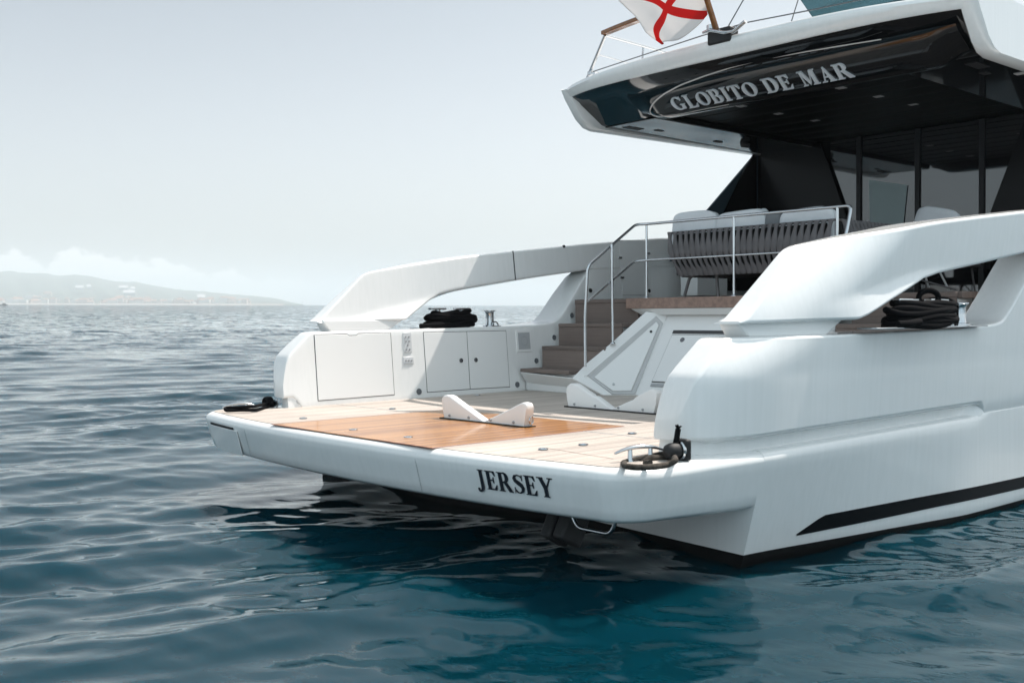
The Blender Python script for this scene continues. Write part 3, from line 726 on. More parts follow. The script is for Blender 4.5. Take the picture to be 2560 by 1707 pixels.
# --- step irons and stern gear under the platform
h0, h1 = onX(S(6, 1110, 1025), 5.0), onX(S(6, 1448, 1070), 5.0)
m = MB(); zlow = onX(S(6, 1280, 1108), 5.0).z
m.tube(arc([h0+Vector((0, 0, .05)), Vector((5.0, h0.y-.06, zlow)), Vector((5.0, h1.y+.05, zlow)), h1+Vector((0, 0, .06))], .08, 6), .014, 10); obj('boarding_handle', m, STEEL, yacht, sharp=60)
for px in ((980, 1085), (1075, 1090)):
    g0 = onX(S(6, *px), 5.1); m = MB(); m.box(g0+Vector((.05, 0, .0)), (.22, .10, .22), Matrix.Rotation(.5, 3, 'Y')); obj('ladder_arm', m, mat('weathered_grey', (.035, .036, .037), .6, vary=(8, .3)), yacht, bevel=.02)

# --- lettering
FONT = None
def text_mesh(s, size, ext, name, mt, parent, M, bev=.0, xs=1.0, sp_=1.0, smallcaps=None):
    c = bpy.data.curves.new(name, 'FONT'); c.body = s; c.size = size; c.extrude = ext; c.bevel_depth = bev
    c.align_x = 'CENTER'; c.align_y = 'CENTER'; c.space_character = sp_
    return c
# serif capitals drawn from strokes: (kind, ...) in a unit-height cell
def glyph(ch):
    """list of polygons (outer outline lists, with holes bridged by strips) for a bold serif capital; height 1"""
    T, t, s = .20, .07, .05                           # thick stem, thin stroke, serif height
    def R(x0, y0, x1, y1): return [(x0, y0), (x1, y0), (x1, y1), (x0, y1)]
    def serif(xc, y, w, up): return [(xc-w, y), (xc+w, y), (xc+w, y+s*.6*up), (xc+w*.62, y+s*1.2*up), (xc-w*.62, y+s*1.2*up), (xc-w, y+s*.6*up)]
    def stroke(pts, ws):                             # ribbon with varying half width
        L, Rr = [], []
        for i, (x, y) in enumerate(pts):
            a = pts[max(i-1, 0)]; b = pts[min(i+1, len(pts)-1)]
            dx, dy = b[0]-a[0], b[1]-a[1]; d = max(1e-6, sqrt(dx*dx+dy*dy))
            L.append((x-dy/d*ws[i], y+dx/d*ws[i])); Rr.append((x+dy/d*ws[i], y-dx/d*ws[i]))
        return [[L[i], Rr[i], Rr[i+1], L[i+1]] for i in range(len(pts)-1)]
    def bowl(cx, cy, rx, ry, a0, a1, thick=.10, thin=.035, n=22, ax=1):
        P, W = [], []
        for i in range(n+1):
            a = radians(lerp(a0, a1, i/n)); P.append((cx+rx*cos(a), cy+ry*sin(a))); W.append(lerp(thin, thick, abs(cos(a))**1.6))
        return stroke(P, W)
    if ch == 'I': return [R(.10, 0, .10+T, 1), serif(.2, 0, .19, 1), serif(.2, 1, .19, -1)], .42
    if ch == 'L': return [R(.10, 0, .10+T, 1), serif(.2, 0, .19, 1), serif(.2, 1, .19, -1), R(.2, 0, .66, t), [(.66, 0), (.70, .28), (.66, .28), (.52, t), (.52, 0)]], .74
    if ch == 'T': return [R(.28, 0, .28+T, 1), serif(.38, 0, .19, 1), R(.04, 1-t, .72, 1), [(.04, 1), (.02, .70), (.06, .70), (.20, 1-t), (.2, 1)], [(.72, 1), (.74, .70), (.70, .70), (.56, 1-t), (.56, 1)]], .78
    if ch == 'E': return [R(.10, 0, .10+T, 1), serif(.2, 0, .19, 1), serif(.2, 1, .19, -1), R(.2, 0, .64, t), R(.2, 1-t, .62, 1), R(.2, .48, .50, .48+t),
                          [(.64, 0), (.69, .28), (.65, .28), (.50, t), (.5, 0)], [(.62, 1), (.65, .74), (.61, .74), (.48, 1-t), (.48, 1)], [(.50, .36), (.53, .36), (.53, .68), (.50, .68), (.45, .53), (.45, .49)]], .74
    if ch == 'O': return bowl(.42, .5, .31, .46, 0, 360, .115, .03, 36), .84
    if ch == 'G': return bowl(.42, .5, .31, .46, 48, 318, .115, .03, 30) + [R(.58, .05, .76, .42), serif(.67, .42, .17, -1), [(.66, .70), (.70, .70), (.70, 1), (.66, .97), (.60, .86)]], .88
    if ch == 'B': return [R(.10, 0, .10+T, 1), serif(.16, 0, .15, 1), serif(.16, 1, .15, -1), R(.2, 0, .42, t), R(.2, 1-t, .40, 1), R(.2, .48, .42, .48+t)] + bowl(.38, .755, .19, .22, -90, 90, .10, .034) + bowl(.40, .265, .22, .235, -90, 90, .11, .034), .76
    if ch == 'D': return [R(.10, 0, .10+T, 1), serif(.16, 0, .15, 1), serif(.16, 1, .15, -1), R(.2, 0, .42, t), R(.2, 1-t, .42, 1)] + bowl(.40, .5, .31, .466, -90, 90, .115, .034, 26), .86
    if ch == 'R': return [R(.10, 0, .10+T, 1), serif(.2, 0, .19, 1), serif(.16, 1, .15, -1), R(.2, 1-t, .40, 1), R(.2, .46, .42, .46+t)] + bowl(.39, .745, .20, .235, -90, 90, .105, .034) + [[(.36, .50), (.56, .50), (.86, .04), (.90, 0), (.64, 0)]], .88
    if ch == 'M': return [R(.14, 0, .20, 1), [(.10, 1), (.32, 1), (.56, .20), (.47, .0)], [(.47, .0), (.56, .20), (.76, 1), (.70, 1)], R(.70, 0, .90, 1), serif(.17, 0, .13, 1), serif(.80, 0, .19, 1), R(.04, 1-t*.8, .22, 1), R(.80, 1-t*.8, .98, 1)], 1.02
    if ch == 'A': return [[(.14, 0), (.20, 0), (.42, .82), (.40, .98)], [(.36, .98), (.44, 1), (.74, 0), (.52, 0)], R(.24, .30, .58, .30+t), serif(.17, 0, .14, 1), serif(.63, 0, .19, 1)], .82
    if ch == 'J': return [R(.26, .10, .26+T, 1), serif(.36, 1, .19, -1)] + stroke([(.36, .14), (.345, .0), (.29, -.10), (.20, -.16), (.11, -.15), (.06, -.08)], [.10, .09, .07, .05, .05, .06]) + [[(.0, -.04), (.06, -.13), (.15, -.10), (.15, -.01), (.07, .03)]], .60
    if ch == 'S':
        pts = [(.62, .80), (.52, .92), (.36, .955), (.21, .90), (.155, .78), (.20, .66), (.36, .55), (.52, .44), (.60, .30), (.56, .14), (.42, .045), (.26, .05), (.13, .20)]
        ws = [.03, .035, .035, .06, .09, .10, .115, .11, .09, .065, .035, .035, .03]
        return stroke(pts, ws) + [[(.58, .68), (.63, .68), (.65, 1), (.61, .98)], [(.10, .32), (.14, .32), (.13, .02), (.09, 0)]], .70
    if ch == 'Y': return [R(.34, 0, .34+T, .48), [(.10, 1), (.32, 1), (.54, .46), (.34, .42)], [(.44, .44), (.54, .46), (.80, 1), (.73, 1)], serif(.44, 0, .18, 1), R(.02, 1-t*.9, .36, 1), R(.60, 1-t*.9, .90, 1)], .90
    return [], .35
def write(word, place, depth, name, mt, parent, gap=.04):
    """place(u, v) -> point, with u in letter-heights from the word's centre and v from 0 to 1; returns one mesh per letter"""
    tot = sum(glyph(c)[1]+gap for c in word)-gap; x = -tot/2
    for c in word:
        polys, w = glyph(c)
        if polys:
            m = MB()
            for k, pg in enumerate(polys):
                e = depth + .0002*(k % 5)
                P = [place(x+a, b, 0) for a, b in pg]; Q = [place(x+a, b, e) for a, b in pg]; n_ = len(P)
                m.add(P+Q, [tuple(range(n_)), tuple(range(n_, 2*n_))] + [(i, (i+1) % n_, n_+(i+1) % n_, n_+i) for i in range(n_)])
            obj(name, m, mt, parent)
        x += w+gap
    return tot
ja, jb = onX(S(6, 418, 662), 4.40), onX(S(6, 970, 735), 4.46)
jw = ja.y-jb.y; jc = (ja.y+jb.y)/2
ht = .128
tot = sum(glyph(c)[1]+.03 for c in 'JERSEY')-.03
kx = jw/(tot*ht)
write('JERSEY', lambda u, v, d: aftpt(jc-u*ht*kx, .515+v*ht, .002+d), .003, 'transom_letter', BLETTER, plat, .03)

# --- flybridge overhang
def xr(y): return 9.13 + .31*(abs(y)/2.62)**4
def ztop(y): return 4.575 - .06*(abs(y)/2.62)**2
HW = 2.64
m = MB(); ys = [-HW+2*HW*i/44 for i in range(45)]
rs = []
for y in ys:
    x, z = xr(y), ztop(y)
    e = max(0, (abs(y)-2.45)/.19); dz = .05*e*e; hh = 1-.42*(abs(y)/2.5)**2
    rs.append([Vector((x+.7, y, z+.04-dz)), Vector((x+.06, y, z+.03-dz)), Vector((x+.015, y, z+.012-dz)), Vector((x, y, z-.03)), Vector((x+.022, y, z-.09*hh)), Vector((x+.055, y, z-.168*hh)), Vector((x+.068, y, z-.18*hh)), Vector((x+.30, y, z-.17*hh)), Vector((x+.7, y, z-.1*hh))])
m.rings(rs); 
for sg in (-1, 1):
    # side frames: the white edge turning down and running forward
    a = [Vector((9.40, 0, 4.51)), Vector((9.47, 0, 4.39)), Vector((9.66, 0, 4.16)), Vector((9.78, 0, 4.075)), Vector((9.92, 0, 4.045)), Vector((13.7, 0, 4.09)), Vector((14.6, 0, 4.60)), Vector((10.0, 0, 4.58))]
    rr = [[Vector((p.x+ox, sg*y, p.z+oz)) for p in a] for y, ox, oz in ((2.47, .05, .012), (2.50, .0, 0), (2.62, .0, 0), (2.655, .02, .02))]
    m.rings(rr)
over = obj('flybridge_overhang', m, WHITE, yacht, sharp=50)
m = MB(); rs = []
for y in [-2.49+4.98*i/50 for i in range(51)]:
    x, z = xr(y), ztop(y); a = abs(y); z += .18*.42*(a/2.5)**2
    q = sm((a-1.5)/.25)
    P1 = Vector((9.50, y, 4.30)).lerp(Vector((9.62, y, 4.315)), q)
    P2 = Vector((9.55, y, 4.285)).lerp(Vector((9.98, y, 4.115)), q)
    rs.append([Vector((x+.068, y, z-.175)), Vector((x+.085, y, z-.185)), Vector((x+.20, y, lerp(z-.225, P1.z, .4))), P1, P2, Vector((10.08, y, lerp(4.2, 4.095, q))), Vector((10.2, y, lerp(4.2, 4.092, q))), Vector((10.2, y, 4.30)), Vector((x+.3, y, z-.12))])
m.rings(rs); obj('gloss_fascia', m, GLOSS, over, sharp=38)
for sg in (-1, 1):
    m = MB(); m.prism([Vector((10.05, sg*1.62, 4.088)), Vector((10.05, sg*2.475, 4.088)), Vector((13.9, sg*2.475, 4.098)), Vector((13.9, sg*1.62, 4.098))], (0, 0, .006)); u_ = obj('underside_panel', m, GLOSS, over)
    m = MB(); m.box((12.0, sg*1.60, 4.15), (3.9, .03, .115)); obj('edge_batten', m, CEIL, u_)
    for (x, y) in ((10.35, 2.25), (10.75, 2.15), (12.1, 2.2)):
        v = MB(); v.box((x, sg*y, 4.087), (.30 if x < 10.5 else .14, .12 if x < 10.5 else .07, .008)); obj('vent', v, RUBBER, u_)
m = MB(); m.box((12.0, 0, 4.20), (4.2, 3.22, .08))
ceil = obj('cockpit_ceiling', m, CEIL, yacht)
m = MB()
for i in range(9): m.box((10.3+.42*i, 0, 4.157), (.012, 3.2, .006))
obj('ceiling_seam', m, RUBBER, ceil)
for x, y in [(10.54, -.65), (11.29, -.69), (12.04, -.73), (10.54, .68), (11.29, .66), (12.05, .61), (11.05, -2.38)]:
    m = MB(); z = 4.154 if abs(y) < 2 else 4.085
    m.prism([Vector((x-.045, y-.05, z)), Vector((x+.045, y-.05, z)), Vector((x+.045, y+.05, z)), Vector((x-.045, y+.05, z))], (0, 0, .01)); obj('downlight', m, mat('downlight_lens', (.50, .49, .49), .4), ceil)
# name panel with the yacht's name
NA, NB = Vector((9.50, 0, 4.315)), Vector((9.88, 0, 4.02))
m = MB(); rs = []
for y in [-2.42+4.04*i/46 for i in range(47)]:
    e = sm((abs(y)-(1.30 if y > 0 else 2.08))/.32); bulge = .03*(1-e)
    A = NA + Vector((.02*e, y, .0)); B_ = NB.lerp(NA, e*.35) + Vector((.10*e, y, .0)); nrm = Vector((-.61, 0, -.79))
    rs.append([A, A.lerp(B_, .08)+nrm*(.02+bulge*.3), A.lerp(B_, .3)+nrm*(.03+bulge), A.lerp(B_, .7)+nrm*(.03+bulge), A.lerp(B_, .93)+nrm*(.02+bulge*.4), B_, B_+Vector((.06, 0, .01)), Vector((B_.x+.10, y, 4.19)), Vector((9.75, y, 4.33))])
m.rings(rs); namep = obj('name_panel', m, GLOSS, over, sharp=50)
nv = (NB-NA).normalized(); nn = Vector((-.61, 0, -.79)).normalized()
L = (NB-NA).length
def npt(y, v, off=0): return NA + (NB-NA)*(1-v) + Vector((0, y, 0)) + nn*(.062+off)
gL, gR = onP(S(1, 572, 482), npt(0, .5), nn), onP(S(1, 1473, 315), npt(0, .5), nn)
tw = gL.y-gR.y; tcy = (gL.y+gR.y)/2
hN = .20; tot = sum(glyph(c)[1]+.05 for c in 'GLOBITO DE MAR')-.05; kN = tw/(tot*hN)
tv0 = .5-hN/L/2
lett = write('GLOBITO DE MAR', lambda u, v, d: npt(tcy-u*hN*kN, tv0+v*hN/L, d-.014), .026, 'name_letter', LETTER, namep, .05)
# pale strip that paints the reflection along the panel's bevel
glint_px = [S(1, *q) for q in ((880, 522), (760, 545), (640, 570), (540, 582), (502, 578), (488, 560), (490, 540), (510, 508), (560, 468), (640, 425), (760, 380), (900, 335), (1060, 295), (1250, 262), (1450, 228), (1640, 198))]
m = MB(); tp_ = [onP(u, npt(0, .5, .004), nn) for u in glint_px]
m.tube(arc(tp_, .06, 3), [.010-.005*abs(i/(len(arc(tp_, .06, 3))-1)-.35)*1.5 for i in range(len(arc(tp_, .06, 3)))], 6, flat=.6); obj('reflection_line', m, mat('painted_reflection', (.66, .60, .57), .3), namep, sharp=80)

# --- flybridge rails, lines, windscreen
fy = MB()
sA, sB = Vector((9.50, 2.30, 4.55)), Vector((9.40, 1.86, 5.05))
fy.tube([sA, sB], .022, 10); flyrail = obj('flybridge_rail', fy, STEEL, yacht, sharp=60)
for f, rr in ((1.0, .018), (.62, .010), (.28, .010)):
    q = sA.lerp(sB, f); m = MB(); m.tube([q, q+Vector((3.2, .25 if f < .9 else .1, -.02))], rr, 8); obj('side_bar', m, STEEL, flyrail, sharp=60)
m = MB(); m.tube([Vector((10.15, 1.95, 4.5)), Vector((10.15, 1.90, 5.04))], .014, 8); obj('post', m, STEEL, flyrail, sharp=60)
m = MB(); rs = []
for i in range(25):
    y = 1.88 - 3.4*i/24; x = 9.40 - .22*(1-((y)/1.9)**2 if abs(y) < 1.9 else 0)
    rs.append([Vector((x-.055, y, 5.05)), Vector((x-.055, y, 5.10)), Vector((x+.055, y, 5.11)), Vector((x+.055, y, 5.055))])
m.rings(rs); cap = obj('rail_cap', m, VARN, flyrail, bevel=.01)
m = MB(); m.tube([onX(S(1, 205, 358), 9.46), onX(S(1, 740, 182), 9.22), onX(S(1, 975, 113), 9.2), onX(S(1, 1300, 50), 9.2), onX(S(1, 1560, -5), 9.2)], .007, 6); obj('lifeline', m, mat('wire', (.12, .13, .14), .5), flyrail)
m = MB(); m.box(onX(S(1, 195, 368), 9.46), (.08, .06, .05)); obj('line_bracket', m, STEEL, flyrail, bevel=.008)
for a, b_ in (((960, -10), (880, 130)), ((1230, -10), (1192, 112))):
    m = MB(); p, q = onX(S(1, *a), 9.6), onX(S(1, *b_), 9.4); m.tube([q, p, p+(p-q)*6], .007, 6); obj('stay', m, mat('stay_wire', (.10, .11, .12), .5), yacht)
m = MB(); w = [onX(S(1, 1300, 92), 9.45), onX(S(1, 1232, -6), 9.55), onX(S(1, 1180, -80), 9.6), onX(S(1, 2000, -220), 9.6), onX(S(1, 1900, -15), 9.45)]
m.prism(w, (.012, 0, 0)); obj('tinted_windscreen', m, TINT, yacht, bevel=.003)
m = MB(); m.box((10.6, -.9, 4.72), (.9, 1.9, .30)); obj('flybridge_seat', m, mat('dark_upholstery', (.05, .06, .065), .8), yacht, bevel=.05, seg=3)
m = MB(); m.box((12.0, 0, 4.46), (4.6, 4.8, .10)); obj('flybridge_deck', m, WHITE2, yacht)
# fairlead block beside the flagstaff
sb0 = onX(S(1, 835, 175), 9.16)
m = MB(); m.box(sb0+Vector((.03, -.02, -.02)), (.16, .30, .16)); blk = obj('staff_socket', m, RUBBER, yacht, bevel=.02)
m = MB(); m.tube([onX(S(1, 752, 165), 9.10), onX(S(1, 790, 152), 9.10), onX(S(1, 860, 165), 9.10), onX(S(1, 905, 158), 9.10), onX(S(1, 965, 108), 9.10)], [.018, .03, .028, .026, .028], 10, flat=.8); obj('chrome_arm', m, STEEL, blk, sharp=60)
m = MB(); m.lathe([(0, 0), (.055, 0), (.055, .05), (.03, .06), (0, .06)], onX(S(1, 795, 152), 9.14), n=18); obj('winch_drum', m, STEEL, blk)

# flagstaff and flag
f0, f1 = Vector((9.17, 0, 4.62)), Vector((9.17-.17*3.9, 0, 4.70+.283*3.9))
m = MB(); m.tube([f0, f0.lerp(f1, .5), f1], [.034, .03, .022], 14); staff = obj('flagstaff', m, VARN, None, sharp=60)
staff_root = tag(staff, 'varnished wooden flagstaff leaning aft from the flybridge rim', 'flagstaff')
HLc, FLc, FUc, HUc = onX(S(1, 776, 74), 9.05), onX(S(1, 496, 222), 8.72), onX(S(1, 330, -40), 8.62), onX(S(1, 735, -165), 8.90)
NU, NV = 56, 40
vs, fs, uvs = [], [], []
for j in range(NV+1):
    v = j/NV
    for i in range(NU+1):
        u = i/NU                                   # u from hoist to fly, v from bottom to top
        p = HLc.lerp(FLc, u).lerp(HUc.lerp(FUc, u), v)
        sag = -.10*sin(pi*u)*(1-v)**1.5 + .06*(u**3)*(1-v)*0
        rip = .045*sin(7.5*u+2.6*v+.5)*(u**.6) + .020*sin(15*u-4*v)*u + .022*sin(9*v+3*u)*u
        p = p + Vector((rip*.8, -rip*.35, sag + .025*sin(9*u+1.0)*u))
        if u > .82 and v < .25: p += Vector((.10, 0, .03))*((u-.82)/.18)*((.25-v)/.25)
        vs.append(p); uvs.append((u, v))
for j in range(NV):
    for i in range(NU):
        a = j*(NU+1)+i; fs.append((a, a+1, a+NU+2, a+NU+1))
me = bpy.data.meshes.new('flag'); me.from_pydata([tuple(p) for p in vs], [], fs)
uvl = me.uv_layers.new(name='cloth')
for lp in me.loops: uvl.data[lp.index].uv = uvs[lp.vertex_index]
me.polygons.foreach_set('use_smooth', [True]*len(me.polygons)); me.update()
fm = bpy.data.materials.new('flag_cloth'); fm.use_nodes = True; n, l = fm.node_tree.nodes, fm.node_tree.links; b = n['Principled BSDF']
uv = n.new('ShaderNodeUVMap'); uv.uv_map = 'cloth'; s_ = n.new('ShaderNodeSeparateXYZ'); l.new(uv.outputs[0], s_.inputs[0])
def fmth(op, a, c=None):
    k = n.new('ShaderNodeMath'); k.operation = op
    for i, v in enumerate((a, c)):
        if v is None: continue
        if isinstance(v, (int, float)): k.inputs[i].default_value = v
        else: l.new(v, k.inputs[i])
    return k.outputs[0]
dA = fmth('ABSOLUTE', fmth('SUBTRACT', s_.outputs[0], s_.outputs[1])); dB = fmth('ABSOLUTE', fmth('SUBTRACT', fmth('ADD', s_.outputs[0], s_.outputs[1]), 1.0))
fmask = fmth('LESS_THAN', fmth('MINIMUM', dA, dB), .085)
mxf = n.new('ShaderNodeMixRGB'); mxf.inputs['Color1'].default_value = (.80, .78, .77, 1); mxf.inputs['Color2'].default_value = (.62, .025, .02, 1); l.new(fmask, mxf.inputs['Fac'])
b.inputs['Roughness'].default_value = .85; l.new(mxf.outputs[0], b.inputs['Base Color'])
tr = n.new('ShaderNodeBsdfTranslucent'); l.new(mxf.outputs[0], tr.inputs['Color']); ms = n.new('ShaderNodeMixShader'); ms.inputs[0].default_value = .55
l.new(b.outputs[0], ms.inputs[1]); l.new(tr.outputs[0], ms.inputs[2]); l.new(ms.outputs[0], n['Material Output'].inputs['Surface'])
me.materials.append(fm)
flag = bpy.data.objects.new('flag', me); COL.objects.link(flag); ROOTS.append(flag)
so = flag.modifiers.new('thick', 'SOLIDIFY'); so.thickness = .002
tag(flag, 'white flag with a red diagonal cross hanging from the wooden flagstaff', 'flag')
m = MB(); m.tube([HLc+Vector((.03, -.02, .03)), HLc+Vector((.07, -.03, .02)), HLc+Vector((.06, -.03, -.04)), HLc+Vector((.03, -.02, -.02))], .008, 6, loop=True); obj('toggle', m, STEEL, flag)

# --- deckhouse behind the cockpit
XD = 13.6
m = MB(); m.box((XD+.5, 0, 3.0), (.9, 5.3, 2.4)); house = obj('deckhouse', m, mat('dark_bulkhead', (.004, .004, .0045), .3, spec=.15), yacht)
for y0, y1 in ((1.33, .905), (.835, .035), (-.035, -.835), (-.905, -1.7), (-1.75, -2.3)):
    m = MB(); m.box((XD+.03, (y0+y1)/2, 3.0), (.03, y0-y1, 2.28)); obj('glass_door', m, DGLASS, house, bevel=.004)
for y in (.87, 0, -.87, -1.73):
    m = MB(); m.box((XD+.01, y, 3.0), (.05, .065, 2.3)); obj('door_mullion', m, RUBBER, house)
m = MB(); p = [onX(S(2, *q), XD-.004) for q in ((1580, 200), (1770, 226), (1750, 425), (1585, 430))]
m.prism(p, (.012, 0, 0)); obj('lit_patch', m, mat('painted_lit_patch', (.33, .40, .40), .7), house)  # pale plate painting the lit shape that appears in the door glass
for sg in (1, -1):
    m = MB(); q = [onX(S(2, *q_), XD-.05) for q_ in ((1335, 40), (1475, 410))]
    pts = [Vector((XD-.05, sg*q[0].y, 4.15)), Vector((XD-.05, sg*q[1].y, q[1].z)), Vector((XD-.05, sg*q[1].y, 1.85)), Vector((XD-.05, sg*2.48, 1.85)), Vector((XD-.05, sg*2.48, 4.15))]
    m.prism(pts, (.05, 0, 0)); obj('side_fairing', m, mat('black_panel', (.003, .003, .0035), .25, spec=.15), house)
    # raked side wing between overhang and bulwark
    a, b_ = onY(S(2, 995, 35), 2.62), onY(S(2, 760, 362), 2.62)
    d_ = (a-b_); low = b_ - d_*((b_.z-2.4)/d_.z)
    m = MB(); pts = [Vector((a.x+.1, sg*2.60, 4.14)), Vector((b_.x, sg*2.60, b_.z)), Vector((low.x, sg*2.60, 2.4)), Vector((14, sg*2.60, 2.4)), Vector((14, sg*2.60, 4.14))]
    m.prism(pts, (0, sg*.03, 0)); wing = obj('side_wing_glass', m, mat('sky_reflection_glass', (.045, .075, .095), .12), yacht, bevel=.004)  # blue base colour paints the sky's reflection into the glass
    c, d2_ = onY(S(2, 940, 190), 2.55), onY(S(2, 862, 362), 2.55)
    m = MB(); pts = [Vector((XD-.08, sg*2.55, 4.14)), Vector((c.x+.06, sg*2.55, c.z+.06)), Vector((d2_.x, sg*2.55, d2_.z)), Vector((d2_.x-.25, sg*2.55, 2.0)), Vector((XD-.06, sg*2.55, 2.0)), Vector((XD-.06, sg*2.55, 4.14))]
    m.prism(pts, (0, sg*.03, 0)); obj('black_side_panel', m, mat('black_panel2', (.003, .003, .0035), .25, spec=.15), wing)
    g_, h_ = onY(S(2, 785, 755), 2.5), onY(S(2, 690, 755), 2.5)
    m = MB(); m.box(((g_.x+h_.x)/2-.1, sg*2.35, 2.12), (g_.x-h_.x+.25, .3, .42)); obj('side_locker', m, WHITE2, yacht, bevel=.01)
m = MB(); m.box((9.56, 1.30, 2.0), (.02, .02, .02)); 
# ornament at the inner end of the overhang: a dark rounded hook
m = MB(); hk = onY(S(1, 965, 700), 2.0)
m.tube([hk+Vector((.0, .03, .12)), hk+Vector((-.02, .05, .04)), hk+Vector((-.01, .03, -.06)), hk+Vector((.04, -.04, -.08))], [.03, .05, .05, .03], 10); obj('speaker_bracket', m, RUBBER, yacht, sharp=60)

# ------------------------------------------------------------------ tender chocks
def chock(x, outline, label, th=.085):
    P = [onX(S(6, *p), x) for p in outline]
    zmin = min(p.z for p in P); P = [Vector((p.x, p.y, p.z)) for p in P]
    yc = sum(p.y for p in P)/len(P)
    root = thing('tender_chock', (x, yc, .743), label, 'tender chock', 'white V shaped tender chocks on the deck')
    zb = .745; y_l, y_r = P[0].y, P[-1].y; n_ = len(P); rs = []
    for i, p in enumerate(P):
        yb = max(min(p.y, y_l), y_r); e = min(.018, max(.004, (p.z-zb)*.3)); z = max(p.z, zb+.012)
        rs.append([Vector((x, yb, zb)), Vector((x, p.y, z-e)), Vector((x+e*.3, p.y, z-e*.3)), Vector((x+e, p.y, z)), Vector((x+th-e, p.y, z)), Vector((x+th-e*.3, p.y, z-e*.3)), Vector((x+th, p.y, z-e)), Vector((x+th, yb, zb))])
    m = MB(); m.rings(rs); obj('cradle', m, WHITE2, root, sharp=50)
    yl, yr = max(p.y for p in P), min(p.y for p in P)
    m = MB(); m.box((x+th/2-.006, (yl+yr)/2, .7455), (th+.03, yl-yr+.02, .012)); obj('base_strip', m, RUBBER, root)
    for t in (.10, .34, .60, .86):
        b_ = MB(); b_.lathe([(0, 0), (.013, 0), (.010, .010), (0, .012)], (x-.001, lerp(yl, yr, t), .775), (-1, 0, 0), 10); obj('bolt', b_, GREY, root)
    rg = MB(); rg.tube([Vector((x+th*.5, yr-.012, .80)) + Vector((.022*cos(a), 0, .03*sin(a))) for a in [2*pi*i/16 for i in range(16)]], .006, 6, loop=True); obj('lashing_ring', rg, STEEL, root)
    return root
chock(5.70, [(180, 292), (172, 230), (162, 155), (160, 128), (172, 113), (192, 109), (216, 116), (240, 135), (300, 180), (460, 301), (474, 302), (560, 258), (640, 218), (730, 172), (752, 164), (772, 170), (782, 192), (777, 230), (766, 350)],
      'white V cradle in the sun on the orange teak panel, nearer the transom')
chock(7.29, [(1090, 207), (1080, 120), (1074, 62), (1082, 38), (1100, 25), (1128, 24), (1150, 34), (1225, 88), (1252, 104), (1262, 118), (1290, 122), (1320, 144), (1398, 214), (1412, 214), (1500, 170), (1545, 150), (1562, 146), (1574, 130), (1600, 112), (1680, 70), (1706, 66), (1728, 78), (1738, 104), (1735, 160), (1718, 252)],
      'white V cradle with stepped notches in the shade, in front of the stair moulding')

# ------------------------------------------------------------------ woven sofa and its cushions
def strap_panel(mb, p0, p1, top0, top1, lean, n_, out):
    """n straps between p0 and p1 (bottom line), each a padded band twisting as it drops from the top rail"""
    d = (p1-p0)
    for i in range(n_):
        f = (i+.5)/n_; base = p0 + d*f; tp = top0.lerp(top1, f); dirn = d.normalized(); pitch_ = d.length/n_
        rs = []
        for j in range(23):
            t = j/22
            c = tp.lerp(base, t)
            c = c + out*(.030*sin(pi*min(1, t*1.15))*1.0 + .05*sin(pi*t))
            w = pl([(0, .40), (.04, .44), (.10, .27), (.20, .38), (.33, .55), (.48, .56), (.56, .46), (.64, .34), (.74, .24), (.80, .40), (.88, .56), (.95, .56), (1, .42)], t)*pitch_*1.14
            tw = pl([(0, 0), (.10, .5), (.22, .3), (.42, .12), (.6, .2), (.74, .5), (.85, .1), (1, 0)], t)
            side = (dirn*cos(tw) + out*sin(tw))
            off = dirn*(pitch_*.05*sin(2*pi*(t-.1)*1.35))
            thick = .020
            nrm = side.cross((base-tp).normalized()).normalized()
            rs.append([c + off + side*(w*cos(2*pi*k/10)) + nrm*(thick*sin(2*pi*k/10)) for k in range(10)])
        mb.rings(rs)
XSO = 9.92
tl, tr_ = onX(S('b', 100, 462), XSO), onX(S('b', 1600, 348), XSO)
bl, br_ = onX(S('b', 205, 852), XSO), onX(S('b', 830, 842), XSO)
ztp = (tl.z+tr_.z)/2; zbt = (bl.z+br_.z)/2; y_r = tr_.y
root = thing('sofa', (10.4, .2, ZC), 'outdoor sofa with grey woven strap back behind the steel handrail', 'sofa')
m = MB()
OUTX = Vector((-1, 0, 0))
strap_panel(m, Vector((XSO+.0, bl.y, zbt)), Vector((XSO+.0, y_r+.06, zbt)), Vector((XSO, tl.y, ztp)), Vector((XSO, y_r, ztp)), 0, 27, OUTX)
obj('woven_back', m, STRAP, root, sharp=70)
for yy, s_ in ((y_r-.02, -1), (tl.y+.0, 1)):
    m = MB(); x1 = XSO+1.15
    strap_panel(m, Vector((XSO+.15, yy-s_*.10, zbt)), Vector((x1, yy-s_*.10, zbt)), Vector((XSO+.08, yy, ztp)), Vector((x1, yy, ztp)), 0, 13, Vector((0, s_, 0)))
    obj('woven_arm', m, STRAP, root, sharp=70)
m = MB(); m.tube([Vector((XSO+1.2, tl.y, ztp-.012)), Vector((XSO+.02, tl.y, ztp-.012)), Vector((XSO+.005, y_r, ztp-.012)), Vector((XSO+1.2, y_r-.02, ztp-.012))], .014, 8)
m.tube([Vector((XSO+.03, tl.y-.05, ztp-.22)), Vector((XSO+.03, y_r+.05, ztp-.22))], .010, 8); m.tube([Vector((XSO+.04, tl.y-.12, ztp-.42)), Vector((XSO+.04, y_r+.10, ztp-.42))], .010, 8)
obj('frame', m, FRAME, root, sharp=60)
m = MB(); m.box((XSO+.60, (tl.y+y_r)/2, zbt+.05), (1.05, tl.y-y_r-.3, .10)); obj('seat_base', m, mat('dark_seat', (.02, .02, .021), .9), root, bevel=.02)
